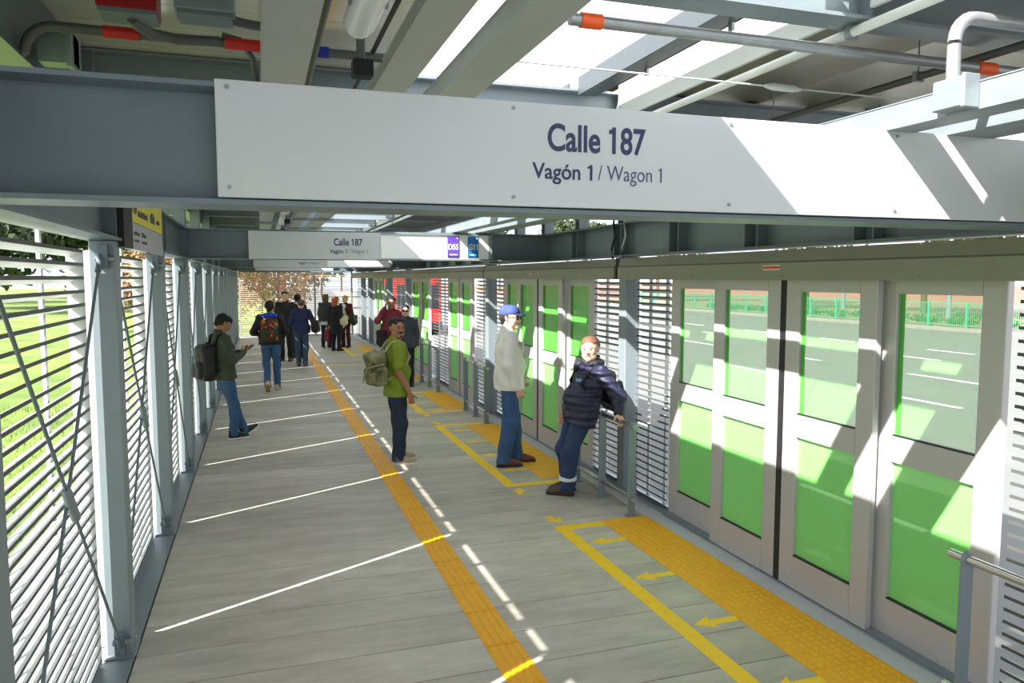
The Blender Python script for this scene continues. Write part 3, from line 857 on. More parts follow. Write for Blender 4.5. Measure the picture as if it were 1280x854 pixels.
DOORZ = [(2.45, 5.72, 'nearest'), (7.33, 10.38, 'second'), (11.72, 13.6, 'third'), (15.5, 17.4, 'fourth'), (21.0, 24.0, 'farthest')]
for (ya, yb, w) in DOORZ:
    s = thing('tactile_paving', 'yellow dotted tactile paving along the %s door' % w, 'tactile strip', (2.985, ya, 0), 'tactile strips at the doors')
    y = ya
    while y < yb - 0.1:
        inst('tactile_plate', dme, (2.975, y, 0.0), s); y += 0.38
def arrow(mb, x, y, dx, dy, L, z=0.0012):
    d = Vector((dx, dy, 0)).normalized(); n_ = Vector((-d.y, d.x, 0))
    o = Vector((x, y, z))
    for off in (0, 0.0006):
        pass
    pts = [o, o + d * -0.14 + n_ * 0.085, o + d * -0.12 + n_ * 0.032, o + d * -L + n_ * 0.032, o + d * -L - n_ * 0.032, o + d * -0.12 - n_ * 0.032, o + d * -0.14 - n_ * 0.085]
    return mb.add([p for p in pts] + [p - Vector((0, 0, 0.0012)) for p in pts], [(0, 1, 2, 5, 6), (2, 3, 4, 5)] + [(i, (i + 1) % 7, (i + 1) % 7 + 7, i + 7) for i in range(7)])
for (ya, yb, w) in DOORZ:
    z = 0.0015
    s = thing('boarding_marking', 'yellow painted boarding box with arrows by the %s door' % w, 'floor marking', (2.5, ya, 0), 'boarding boxes on the floor')
    put('side_line', MB().box(2.31, 2.42, ya - 0.2, yb + 0.14, 0.0, z), YELP, s)
    put('end_line', MB().box(2.42, 3.03, yb + 0.03, yb + 0.14, 0.0, z), YELP, s)
    put('end_line', MB().box(2.42, 3.03, ya - 0.2, ya - 0.09, 0.0, z), YELP, s)
    y = yb - 0.32
    while y > ya:
        put('arrow', arrow(MB(), 2.45, y, -1, 0, 0.31), YELP, s); y -= 0.76
    put('arrow', arrow(MB(), 2.42, yb + 0.2, 0.3, -1, 0.22), YELP, s)
    put('arrow', arrow(MB(), 2.42, ya - 0.26, 0.3, 1, 0.22), YELP, s)
put('cross_line', MB().box(1.4, 2.9, 18.6, 18.72, 0, 0.0015), YELP, label='yellow painted line across the floor toward the fourth door', cat='floor marking')

# ================================================================ people
class SDF:
    """smooth union of tapered capsules and rounded boxes on a grid, turned into one closed skin by surface nets"""
    def __init__(self, k=0.025):
        self.p, self.k, self.cut = [], k, []
    def cone(self, a, b, ra, rb=None, sc=(1, 1, 1), k=None, op=1):
        self.p.append(('c', np.array(a, float), np.array(b, float), ra, ra if rb is None else rb, np.array(sc, float), self.k if k is None else k, op)); return self
    def ball(self, a, r, **kw):
        return self.cone(a, np.array(a, float) + (0, 0, 1e-4), r, r, **kw)
    def box(self, c, h, r, rot=None, k=None, op=1):
        self.p.append(('b', np.array(c, float), np.array(h, float), r, np.array(rot if rot is not None else np.eye(3)), None, self.k if k is None else k, op)); return self
    def plane(self, pt, n):
        """keep only the side the normal n points away from"""
        n = np.array(n, float); self.cut.append((np.array(pt, float), n / np.linalg.norm(n))); return self
    def bounds(self):
        lo, hi = np.full(3, 9.0), np.full(3, -9.0)
        for q in self.p:
            if q[7] < 0: continue
            l, h = self.pb(q); lo = np.minimum(lo, l); hi = np.maximum(hi, h)
        return lo, hi
    def pb(self, q):
        if q[0] == 'c':
            e = max(q[3], q[4]) / q[5]
            return np.minimum(q[1], q[2]) - e, np.maximum(q[1], q[2]) + e
        e = np.linalg.norm(q[2]) + q[3]
        return q[1] - e, q[1] + e
    def mesh(self, vox, fold=0.0, ff=30.0, seed=0.0):
        lo, hi = self.bounds(); lo = lo - 3 * vox; hi = hi + 3 * vox
        n = np.ceil((hi - lo) / vox).astype(int) + 1
        f = np.full(n, 0.5, np.float32)
        ax = [lo[i] + vox * np.arange(n[i]) for i in range(3)]
        for q in self.p:
            l, h = self.pb(q); m = q[6] + 3 * vox
            i0 = np.clip(np.floor((l - m - lo) / vox).astype(int), 0, n); i1 = np.clip(np.ceil((h + m - lo) / vox).astype(int) + 1, 0, n)
            if np.any(i1 <= i0): continue
            X = ax[0][i0[0]:i1[0]][:, None, None]; Y = ax[1][i0[1]:i1[1]][None, :, None]; Z = ax[2][i0[2]:i1[2]][None, None, :]
            if q[0] == 'c':
                s = q[5]; a, b = q[1] * s, q[2] * s; ba = b - a; l2 = max(ba @ ba, 1e-12)
                px, py, pz = X * s[0] - a[0], Y * s[1] - a[1], Z * s[2] - a[2]
                t = np.clip((px * ba[0] + py * ba[1] + pz * ba[2]) / l2, 0, 1)
                d = np.sqrt((px - t * ba[0]) ** 2 + (py - t * ba[1]) ** 2 + (pz - t * ba[2]) ** 2) - (q[3] + t * (q[4] - q[3]))
            else:
                M = q[4]; px, py, pz = X - q[1][0], Y - q[1][1], Z - q[1][2]
                u = [np.abs(px * M[0, j] + py * M[1, j] + pz * M[2, j]) - q[2][j] for j in range(3)]
                d = np.sqrt(sum(np.maximum(v, 0) ** 2 for v in u)) + np.minimum(np.maximum(np.maximum(u[0], u[1]), u[2]), 0) - q[3]
            sl = tuple(slice(i0[j], i1[j]) for j in range(3))
            g = f[sl]
            if q[7] > 0:
                k = max(q[6], 1e-4); hh = np.maximum(k - np.abs(g - d), 0) / k
                f[sl] = np.minimum(g, d) - hh * hh * k * 0.25
            else:
                f[sl] = np.maximum(g, -d)
        if fold:
            X = ax[0][:, None, None]; Y = ax[1][None, :, None]; Z = ax[2][None, None, :]
            f += (fold * (np.sin(ff * (Z + 0.5 * X) + 2.2 * np.sin(11 * X + seed) + 1.7 * np.sin(9 * Y + seed * 2)) + 0.6 * np.sin(ff * 0.6 * (Z - 0.9 * X + 0.7 * Y) + seed * 3))).astype(np.float32)
        for pt, nn in self.cut:
            X = ax[0][:, None, None]; Y = ax[1][None, :, None]; Z = ax[2][None, None, :]
            f = np.maximum(f, ((X - pt[0]) * nn[0] + (Y - pt[1]) * nn[1] + (Z - pt[2]) * nn[2]).astype(np.float32))
        return surface_nets(f, lo, vox)

def surface_nets(f, lo, vox):
    ins = f < 0
    c = np.zeros(tuple(s - 1 for s in f.shape), np.int8)
    sl = lambda d, e: slice(0, -1) if e == 0 else slice(1, None)
    for i in (0, 1):
        for j in (0, 1):
            for k in (0, 1):
                c += ins[sl(0, i), sl(1, j), sl(2, k)]
    act = (c > 0) & (c < 8)
    idx = np.full(act.shape, -1, np.int64)
    ijk = np.argwhere(act); nv = len(ijk)
    idx[act] = np.arange(nv)
    acc = np.zeros((nv, 3)); cnt = np.zeros(nv)
    corner = [(i, j, k) for i in (0, 1) for j in (0, 1) for k in (0, 1)]
    val = {q: f[ijk[:, 0] + q[0], ijk[:, 1] + q[1], ijk[:, 2] + q[2]].astype(float) for q in corner}
    for a in corner:
        for ax_ in range(3):
            if a[ax_] == 0:
                b = list(a); b[ax_] = 1; b = tuple(b)
                va, vb = val[a], val[b]
                m = (va < 0) != (vb < 0)
                t = np.where(m, va / np.where(m, va - vb, 1), 0)
                pt = np.tile(np.array(a, float), (nv, 1)); pt[:, ax_] += t
                acc[m] += pt[m]; cnt[m] += 1
    V = (ijk + acc / cnt[:, None]) * vox + lo
    F = []
    for ax_ in range(3):
        u, w = (ax_ + 1) % 3, (ax_ + 2) % 3
        s0 = [slice(None)] * 3; s1 = [slice(None)] * 3
        s0[ax_] = slice(0, -1); s1[ax_] = slice(1, None)
        e0, e1 = ins[tuple(s0)], ins[tuple(s1)]
        for flip, m in ((False, e0 & ~e1), (True, ~e0 & e1)):
            p = np.argwhere(m)
            p = p[(p[:, u] > 0) & (p[:, w] > 0) & (p[:, u] < idx.shape[u]) & (p[:, w] < idx.shape[w])]
            q = []
            for du, dw in ((0, 0), (-1, 0), (-1, -1), (0, -1)):
                r = p.copy(); r[:, u] += du; r[:, w] += dw
                q.append(idx[r[:, 0], r[:, 1], r[:, 2]])
            Q = np.stack(q, 1)
            F.append(Q[:, ::-1] if flip else Q)
    return V, np.concatenate(F)

def sdf_obj(name, sdf, vox, m, parent, fold=0.0, ff=30.0, seed=0.0, label=None, relax=1):
    V, F = sdf.mesh(vox, fold, ff, seed)
    for _ in range(relax):        # one light smoothing pass
        s = np.zeros_like(V); n_ = np.zeros(len(V))
        for a, b in ((0, 1), (1, 2), (2, 3), (3, 0)):
            np.add.at(s, F[:, a], V[F[:, b]]); np.add.at(n_, F[:, a], 1)
            np.add.at(s, F[:, b], V[F[:, a]]); np.add.at(n_, F[:, b], 1)
        V = V * 0.5 + 0.5 * s / np.maximum(n_, 1)[:, None]
    me = bpy.data.meshes.new(name)
    me.vertices.add(len(V)); me.vertices.foreach_set('co', V.astype(np.float32).ravel())
    me.loops.add(F.size); me.loops.foreach_set('vertex_index', F.astype(np.int32).ravel())
    me.polygons.add(len(F)); me.polygons.foreach_set('loop_start', np.arange(0, F.size, 4, dtype=np.int32))
    me.polygons.foreach_set('use_smooth', np.ones(len(F), bool))
    me.update(calc_edges=True); me.validate()
    me.materials.append(m)
    o = bpy.data.objects.new(name, me); COL.objects.link(o); o.parent = parent
    if label: o['label'] = label
    return o

def rot_head(yaw, pitch, roll=0.0):
    """head frame: yaw turns to the left (+) about z, pitch nods down (+)"""
    return np.array(Matrix.Rotation(math.radians(yaw), 3, 'Z') @ Matrix.Rotation(-math.radians(pitch), 3, 'X') @ Matrix.Rotation(math.radians(roll), 3, 'Y'))

SHOE = {}
def shoe_mesh(m, ms, boot=False):
    key = (m.name, ms.name, boot)
    if key in SHOE: return SHOE[key]
    s = SDF(0.02).cone((0, -0.055, 0.045), (0, 0.09, 0.036), 0.043, 0.04).cone((0, 0.09, 0.034), (0, 0.15, 0.026), 0.04, 0.032).cone((0, -0.05, 0.06), (0, -0.05, 0.15 if boot else 0.105), 0.042, 0.044).cone((0, -0.03, 0.08), (0, 0.06, 0.06), 0.036, 0.03)
    s.plane((0, 0, 0.014), (0, 0, -1))
    o = sdf_obj('shoe', s, 0.008, m, None)
    me = o.data; bpy.data.objects.remove(o)
    out = [(0.036, -0.095), (0.043, -0.05), (0.036, 0.0), (0.046, 0.09), (0.042, 0.15), (0.022, 0.182), (0, 0.188), (-0.022, 0.182), (-0.042, 0.15), (-0.046, 0.09), (-0.036, 0.0), (-0.043, -0.05), (-0.036, -0.095), (0, -0.105)]
    sm = mesh('sole', MB().prism(out, 'z', 0.0, 0.022), ms, bevel=0.004)
    lace = mesh('laces', MB().tube([(-0.022, 0.045, 0.088), (0.022, 0.052, 0.088)], 0.004, 6).tube([(-0.022, 0.07, 0.08), (0.022, 0.077, 0.08)], 0.004, 6).tube([(-0.02, 0.095, 0.073), (0.02, 0.10, 0.073)], 0.004, 6), ms)
    SHOE[key] = (me, sm, lace)
    return SHOE[key]

def vadd(a, b): return (a[0] + b[0], a[1] + b[1], a[2] + b[2])

def hand_prims(s, wrist, d, n, side, curl, s_=1.0):
    """palm, four fingers and a thumb; d along the hand, n out of the palm, side +1 puts the thumb on +cross(d, n)"""
    d = np.array(d, float); d /= np.linalg.norm(d)
    n = np.array(n, float); n -= d * (n @ d); n /= np.linalg.norm(n)
    t = np.cross(d, n) * side; w = np.array(wrist, float)
    for o in (-0.026, -0.009, 0.009, 0.026):
        s.cone(w + d * 0.01 * s_ + t * o * 0.6 * s_, w + d * 0.088 * s_ + t * o * s_, 0.0145 * s_, 0.012 * s_, k=0.012)
    for o, L in ((0.029, 0.072), (0.010, 0.08), (-0.010, 0.074), (-0.028, 0.058)):
        p = w + d * 0.088 * s_ + t * o * s_
        a = curl
        for seg, (ll, rr) in enumerate(((0.42, 0.0092), (0.32, 0.0085), (0.26, 0.0075))):
            e = d * math.cos(a) + n * math.sin(a)
            q = p + e * L * ll * s_
            s.cone(p, q, rr * s_, rr * 0.93 * s_, k=0.004)
            p = q; a += curl * 0.9
    p = w + d * 0.03 * s_ + t * 0.03 * s_
    e = d * 0.6 + t * 0.7 + n * 0.35; e /= np.linalg.norm(e)
    q = p + e * 0.045 * s_; s.cone(p, q, 0.013 * s_, 0.011 * s_, k=0.012)
    e2 = d * 0.85 + t * 0.25 + n * 0.5; e2 /= np.linalg.norm(e2)
    s.cone(q, q + e2 * 0.034 * s_, 0.0105 * s_, 0.0085 * s_, k=0.005)

def person(label, loc, rz, H, o, J=None, vox=0.009):
    """o: outfit dictionary; J: joint positions in the person's own frame (facing +y, right side +x), for a height of 1.70"""
    f = H / 1.70
    root = thing('person', label, 'person', loc, 'passengers on the platform')
    root.rotation_euler.z = math.radians(rz)
    j = dict(pelvis=(0, 0, 0.93), chest=(0, 0.0, 1.24), neck=(0, -0.015, 1.42), head=(0, 0.015, 1.575),
             shR=(0.175, -0.01, 1.375), shL=(-0.175, -0.01, 1.375), elR=(0.225, -0.03, 1.10), elL=(-0.225, -0.03, 1.10), wrR=(0.235, 0.04, 0.86), wrL=(-0.235, 0.04, 0.86),
             hipR=(0.088, 0, 0.90), hipL=(-0.088, 0, 0.90), knR=(0.098, 0.02, 0.49), knL=(-0.098, 0.02, 0.49), anR=(0.105, -0.015, 0.085), anL=(-0.105, -0.015, 0.085))
    if J: j.update({k: v for k, v in J.items() if k in j})
    J = J or {}
    j = {k: np.array(v, float) * f for k, v in j.items()}
    hy, hp = o.get('look', (0, 0))
    Rh = rot_head(hy, hp)
    hc = j['head']
    hw = lambda p: hc + Rh @ (np.array(p, float) * f * 1.02)
    skin = o['skin']; fem = o.get('fem', False)
    b = SDF(0.02)
    # head
    b.cone(hw((0, -0.03, 0.035)), hw((0, 0.02, 0.035)), 0.083 * f, 0.078 * f)
    b.cone(hw((0, 0.035, 0.0)), hw((0, 0.052, -0.075)), 0.062 * f, 0.036 * f, k=0.03)
    b.cone(hw((-0.034, 0.03, -0.055)), hw((0.034, 0.03, -0.055)), 0.04 * f, k=0.03)
    b.cone(hw((-0.03, 0.081, 0.028)), hw((0.03, 0.081, 0.028)), 0.014 * f, k=0.015)
    b.cone(hw((0, 0.092, 0.02)), hw((0, 0.112, -0.018)), 0.009 * f, 0.0135 * f, k=0.01)
    b.cone(hw((-0.013, 0.1, -0.024)), hw((0.013, 0.1, -0.024)), 0.009 * f, k=0.008)
    b.cone(hw((-0.016, 0.088, -0.05)), hw((0.016, 0.088, -0.05)), 0.0095 * f, k=0.008)
    b.ball(hw((0, 0.08, -0.088)), 0.019 * f, k=0.02)
    for sx in (-1, 1):
        b.ball(hw((sx * 0.038, 0.068, -0.015)), 0.022 * f, k=0.02)
        b.cone(hw((sx * 0.08, -0.012, 0.018)), hw((sx * 0.079, -0.004, -0.018)), 0.014 * f, 0.01 * f, k=0.006)
    for sx in (-1, 1):
        b.ball(hw((sx * 0.031, 0.103, 0.009)), 0.0145 * f, op=-1)
    nk = j['neck']
    b.cone(nk + np.array((0, 0, -0.05)) * f, hw((0, -0.01, -0.05)), 0.058 * f if not fem else 0.05 * f, 0.054 * f if not fem else 0.046 * f)
    # trunk and limbs under the clothes
    b.cone(j['pelvis'], j['chest'], 0.095 * f, 0.10 * f, sc=(0.72, 1, 1)); b.cone(j['chest'], nk + np.array((0, 0, -0.03)) * f, 0.1 * f, 0.05 * f, sc=(0.72, 1, 1))
    for s in 'RL':
        b.cone(j['chest'] + (nk - j['chest']) * 0.6, j['sh' + s], 0.05 * f, 0.045 * f)
        b.cone(j['sh' + s], j['el' + s], 0.046 * f, 0.038 * f); b.cone(j['el' + s], j['wr' + s], 0.039 * f, 0.026 * f)
        b.cone(j['hip' + s], j['kn' + s], 0.07 * f, 0.045 * f); b.cone(j['kn' + s], j['an' + s], 0.046 * f, 0.034 * f)
        d = J.get('hand' + s, (j['wr' + s] - j['el' + s]))
        nrm = J.get('palm' + s, (-1 if s == 'R' else 1, 0.15, 0))
        hand_prims(b, j['wr' + s], d, nrm, 1 if s == 'R' else -1, J.get('curl' + s, 0.35), f)
    sdf_obj('body', b, min(vox, 0.0075), skin, root, label='bare skin of the face and hands')
    # upper garment
    e = o.get('bulk', 0.0)
    belly = o.get('belly', 0.0)
    tp = SDF(0.035)
    ptop = j['pelvis'] + (j['chest'] - j['pelvis']) * 0.15
    tp.cone(ptop, j['chest'], (0.112 + e) * f, (0.118 + e) * f, sc=(0.68 if not fem else 0.78, 1, 1))
    tp.cone(j['chest'], nk + np.array((0, 0, -0.02)) * f, (0.112 + e) * f, (0.062 + e * 0.3) * f, sc=(0.74, 1, 1))
    up = (nk - j['pelvis']); up = up / np.linalg.norm(up)
    if belly: tp.ball(j['pelvis'] + (j['chest'] - j['pelvis']) * 0.45 + np.array((0, 0.05, 0)) * f, (0.115 + belly) * f, sc=(0.82, 1, 1))
    hem = o.get('hem', 0.80) * f
    hl = (j['pelvis'][2] - hem)
    if o.get('coat'):
        tp.cone(j['pelvis'] + up * 0.05, np.array((j['pelvis'][0] * 0.5, j['pelvis'][1] * 0.5, hem)), (0.125 + e) * f, (0.14 + e) * f, sc=(0.74, 1, 1))
    else:
        tp.cone(j['pelvis'] + up * 0.06, j['pelvis'] - up * (hl + 0.06), (0.128 + e) * f, (0.134 + e) * f, sc=(0.67, 1, 1))
    slv = o.get('sleeve', 'long')
    tp2 = []
    for s in 'RL':
        S, E, W = j['sh' + s], j['el' + s], j['wr' + s]
        tp.cone(j['chest'] + (nk - j['chest']) * 0.62, S, (0.062 + e * 0.6) * f, (0.056 + e * 0.6) * f)
        if slv == 'none': continue
        if slv == 'short':
            tp.cone(S, S + (E - S) * 0.72, (0.058 + e) * f, (0.062 + e) * f)
        else:
            tp.cone(S, E, (0.057 + e * 0.8) * f, (0.05 + e * 0.8) * f)
            tp.cone(E, E + (W - E) * 0.97, (0.05 + e * 0.8) * f, (0.036 + e * 0.6) * f)
    up2 = up * np.array((1, 1, 1))
    tp.plane(j['pelvis'] - up2 * hl, -up2 if not o.get('coat') else (0, 0, -1))
    cp = nk + up * (0.02 + o.get('collar', 0.0)) * f
    tp.cone(nk - up * 0.05 * f, cp, 0.072 * f, (0.062 + e * 0.3) * f, k=0.02)
    tp.cone(cp, cp + up * 0.06 * f + np.array((0, 0.01, 0)) * f, 0.05 * f, 0.055 * f, op=-1)
    sdf_obj(o.get('top_name', 'shirt'), tp, vox, o['top'], root, fold=o.get('fold', 0.0035), ff=o.get('ff', 34), seed=H * 7, label=o.get('top_label'))
    if slv == 'none':
        sv = SDF(0.03)
        for s in 'RL':
            S, E, W = j['sh' + s], j['el' + s], j['wr' + s]
            sv.cone(S, E, 0.052 * f, 0.046 * f); sv.cone(E, E + (W - E) * 0.97, 0.046 * f, 0.036 * f)
        sdf_obj('sleeves', sv, vox, o['sleeve_m'], root, fold=0.003)
    # trousers
    pt = SDF(0.03)
    pt.cone(j['hipL'] + np.array((0.02, 0, 0.03)) * f, j['hipR'] + np.array((-0.02, 0, 0.03)) * f, 0.106 * f, sc=(1, 1.0 if not fem else 0.95, 1))
    pt.cone(j['pelvis'], j['pelvis'] + up * 0.1 * f, 0.1 * f, 0.1 * f, sc=(0.74, 1, 1))
    w = o.get('leg', 1.0)
    for s in 'RL':
        pt.cone(j['hip' + s], j['kn' + s], 0.094 * f, 0.071 * w * f); pt.cone(j['kn' + s], j['an' + s] + np.array((0, 0, -0.03)) * f, 0.071 * w * f, 0.062 * w * f)
    pt.plane(j['pelvis'] + up * 0.07 * f, up)
    pt.plane((0, 0, 0.045), (0, 0, -1))
    sdf_obj('trousers', pt, vox, o['pants'], root, fold=0.004, ff=26, seed=H * 5)
    # shoes
    me, sm, lc = shoe_mesh(o['shoe'], o['sole'], o.get('boot', False))
    for s in 'RL':
        yaw, pit = J.get('foot' + s, (8 if s == 'L' else -8, 0))
        a = j['an' + s]
        Rm = Matrix.Rotation(math.radians(yaw), 4, 'Z') @ Matrix.Rotation(math.radians(pit), 4, 'X')
        base = Vector(a) - (Rm @ Vector((0, -0.03, 0.085))) * f
        so = bpy.data.objects.new('shoe', me); COL.objects.link(so); so.parent = root
        so.matrix_local = Matrix.Translation(base) @ Rm @ Matrix.Scale(f, 4)
        for nm, mm in (('sole', sm), ('laces', lc)):
            q = bpy.data.objects.new(nm, mm); COL.objects.link(q); q.parent = so
    # hair
    hs = o.get('hair', 'short')
    if hs != 'none':
        h = SDF(0.02)
        h.cone(hw((0, -0.034, 0.04)), hw((0, 0.016, 0.05)), 0.09 * f, 0.083 * f)
        if hs == 'long':
            h.cone(hw((0, -0.05, 0.0)), hw((0, -0.07, -0.15)), 0.085 * f, 0.06 * f, k=0.04)
            for sx in (-1, 1):
                h.cone(hw((sx * 0.07, -0.005, 0.0)), hw((sx * 0.075, -0.02, -0.16)), 0.03 * f, 0.03 * f, k=0.03)
        elif hs == 'bob':
            for sx in (-1, 1):
                h.cone(hw((sx * 0.06, -0.01, 0.02)), hw((sx * 0.065, 0.0, -0.04)), 0.036 * f, 0.026 * f, k=0.03)
            h.cone(hw((0, -0.06, 0.0)), hw((0, -0.065, -0.05)), 0.06 * f, 0.045 * f)
        elif hs == 'bun':
            h.ball(hw((0, -0.12, 0.03)), 0.042 * f, k=0.015)
        else:
            h.cone(hw((0, -0.06, 0.0)), hw((0, -0.062, -0.035)), 0.055 * f, 0.045 * f)
        h.cone(hw((0, 0.075, -0.10)), hw((0, 0.092, 0.028)), 0.075 * f, 0.058 * f, op=-1)
        if hs in ('short', 'bun'):
            for sx in (-1, 1):
                h.cone(hw((sx * 0.085, 0.045, -0.06)), hw((sx * 0.085, 0.05, 0.03)), 0.04 * f, op=-1)
            h.plane(hw((0, -0.05, -0.075)), Rh @ np.array((0, 0.2, -1)))
        sdf_obj('hair', h, min(vox, 0.008), o['hair_m'], root, fold=0.002, ff=90)
    # facial features
    def feat(name, mb, m):
        mb.v = [tuple(hw(p)) for p in mb.v]
        ob = bpy.data.objects.new(name, mesh(name, mb, m, smooth=True)); COL.objects.link(ob); ob.parent = root
        return ob
    if o.get('face', True):
        for sx in (-1, 1):
            if not o.get('glasses'):
                feat('eye', MB().tube([(sx * 0.031 - 0.011, 0.0905, 0.009), (sx * 0.031 - 0.005, 0.095, 0.010), (sx * 0.031 + 0.005, 0.095, 0.010), (sx * 0.031 + 0.011, 0.0905, 0.009)], [0.0022, 0.0045, 0.0045, 0.0022], 8), EYEM)
            feat('eyebrow', MB().tube([(sx * 0.015, 0.098, 0.027), (sx * 0.033, 0.097, 0.032), (sx * 0.05, 0.085, 0.027)], [0.004, 0.0048, 0.0025], 6), o['hair_m'])
        feat('mouth', MB().tube([(-0.024, 0.09, -0.051), (-0.008, 0.0985, -0.05), (0.008, 0.0985, -0.05), (0.024, 0.09, -0.051)], [0.002, 0.0045, 0.0045, 0.002], 6), LIPM)
    if o.get('moustache'):
        feat('moustache', MB().tube([(-0.03, 0.09, -0.046), (-0.012, 0.1, -0.038), (0.012, 0.1, -0.038), (0.03, 0.09, -0.046)], [0.004, 0.007, 0.007, 0.004], 8), o['hair_m'])
        feat('goatee', MB().tube([(-0.014, 0.094, -0.08), (0.0, 0.099, -0.083), (0.014, 0.094, -0.08)], [0.005, 0.009, 0.005], 8), o['hair_m'])
    if o.get('glasses'):
        g_ = MB()
        for sx in (-1, 1):
            g_.box(sx * 0.033 - 0.025, sx * 0.033 + 0.025, 0.098, 0.106, -0.008, 0.024)
        feat('lenses', g_, BLACKG)
        feat('glasses_frame', MB().tube([(-0.085, -0.01, 0.018), (-0.066, 0.088, 0.02), (0.066, 0.088, 0.02), (0.085, -0.01, 0.018)], 0.003, 6), BLACKG)
    if o.get('cap'):
        c = SDF(0.015)
        c.cone(hw((0, -0.03, 0.055)), hw((0, 0.018, 0.06)), 0.093 * f, 0.086 * f)
        c.plane(hw((0, 0, 0.045)), Rh @ np.array((0, 0.12, -1)))
        cc = sdf_obj('cap', c, 0.006, o['cap'], root)
        br = SDF(0.01)
        br.box(hw((0, 0.105, 0.048)), np.array((0.055, 0.05, 0.002)) * f, 0.006 * f, rot=Rh @ rot_head(0, 8))
        q = sdf_obj('brim', br, 0.005, o.get('brim', o['cap']), cc)
    return root, j, f, hw

def backpack(label, proot, j, f, m, m2, w=0.16, h=0.24, d=0.085, tilt=0.0, drop=0.0, strap=None, off=0.13, gap=0.012, pocket=None):
    """a backpack worn on the person's back: body, front pocket, flap, straps"""
    r = thing('backpack', label, 'backpack', proot.location, 'backpacks worn by passengers')
    r.rotation_euler = proot.rotation_euler
    ch = j['chest']; cy = ch[1] - (off + d + gap) * f
    c = np.array((ch[0], cy, ch[2] - (0.02 + drop) * f))
    Rm = rot_head(0, tilt)
    at = lambda p: c + Rm @ (np.array(p) * f)
    s = SDF(0.03).box(at((0, 0, 0)), np.array((w - 0.05, d - 0.045, h - 0.06)) * f, 0.05 * f, rot=Rm).box(at((0, 0.0, h * 0.25)), np.array((w - 0.07, d - 0.05, h - 0.10)) * f, 0.045 * f, rot=Rm)
    sdf_obj('bag_body', s, 0.009, m, r, fold=0.004, ff=28)
    s = SDF(0.02).box(at((0, -d, -h * 0.38)), np.array((w - 0.075, 0.012, h * 0.30)) * f, 0.035 * f, rot=Rm)
    sdf_obj('front_pocket', s, 0.009, pocket or m, r, fold=0.003, ff=40)
    s = SDF(0.02).box(at((0, -d * 0.55, h * 0.72)), np.array((w - 0.06, d * 0.4, 0.02)) * f, 0.03 * f, rot=Rm)
    sdf_obj('flap', s, 0.009, m, r, fold=0.002)
    hd = [at((-0.03, 0.02, h * 1.02)), at((-0.02, 0.01, h * 1.12)), at((0.02, 0.01, h * 1.12)), at((0.03, 0.02, h * 1.02))]
    ob = bpy.data.objects.new('carry_loop', mesh('carry_loop', MB().tube(hd, 0.008, 6), m2, smooth=True)); COL.objects.link(ob); ob.parent = r
    for sx, sd in ((1, 'R'), (-1, 'L')):
        S = j['sh' + sd]; sh = 0.055 + off * 0.12
        base = np.array((S[0] * 0.62 + ch[0] * 0.38, 0, 0))
        x = S[0] - sx * 0.06 * f
        P = [at((sx * 0.08, d * 0.6, h * 0.7)), (x, S[1] - 0.06 * f, S[2] + 0.055 * f), (x, S[1] + 0.02 * f, S[2] + 0.068 * f), (x, S[1] + 0.085 * f, S[2] + 0.03 * f), (x + sx * 0.01 * f, ch[1] + (off + 0.005) * f, ch[2] + 0.02 * f), (x + sx * 0.045 * f, ch[1] + 0.05 * f, ch[2] - 0.13 * f), at((sx * (w - 0.02), d * 0.5, -h * 0.75))]
        mb = MB().tube(P, 0.016 * f, 8)
        ob = bpy.data.objects.new('strap', mesh('strap', mb, strap or m2, smooth=True)); COL.objects.link(ob); ob.parent = r
    return r, at

EYEM = mat('eye_dark', (38, 30, 28), 0.3)
LIPM = mat('lips', (150, 92, 82), 0.6)
BLACKG = mat('glasses_black', (20, 20, 22), 0.15)
SK_TAN = mat('skin_tan', (188, 136, 108), 0.55, 0, 0.05, 9)
SK_LIGHT = mat('skin_light', (222, 176, 152), 0.55, 0, 0.05, 9)
SK_BROWN = mat('skin_brown', (166, 112, 86), 0.55, 0, 0.05, 9)
H_BLACK = mat('hair_black', (18, 15, 14), 0.75, 0, 0.3, 60)
H_BROWN = mat('hair_brown', (92, 62, 44), 0.5, 0, 0.3, 60)
H_GREY = mat('hair_dark_grey', (52, 48, 46), 0.55, 0, 0.3, 60)
H_RED = mat('hair_auburn', (168, 84, 44), 0.5, 0, 0.3, 60)
H_BLOND = mat('hair_blond', (206, 150, 92), 0.5, 0, 0.3, 60)
JEAN = mat('denim_blue', (58, 88, 130), 0.85, 0, 0.22, 7, 0.15, 200)
JEAN_D = mat('denim_dark', (34, 44, 66), 0.85, 0, 0.3, 7, 0.15, 200)
JEAN_M = mat('denim_mid', (52, 72, 100), 0.85, 0, 0.22, 7, 0.15, 200)
BLK = mat('black_cloth', (26, 26, 29), 0.8, 0, 0.25, 8)
BLK2 = mat('black_nylon', (22, 22, 24), 0.55, 0, 0.25, 8)
SOLEW = mat('sole_white', (226, 222, 214), 0.6)
SOLEB = mat('sole_dark', (48, 42, 40), 0.7)

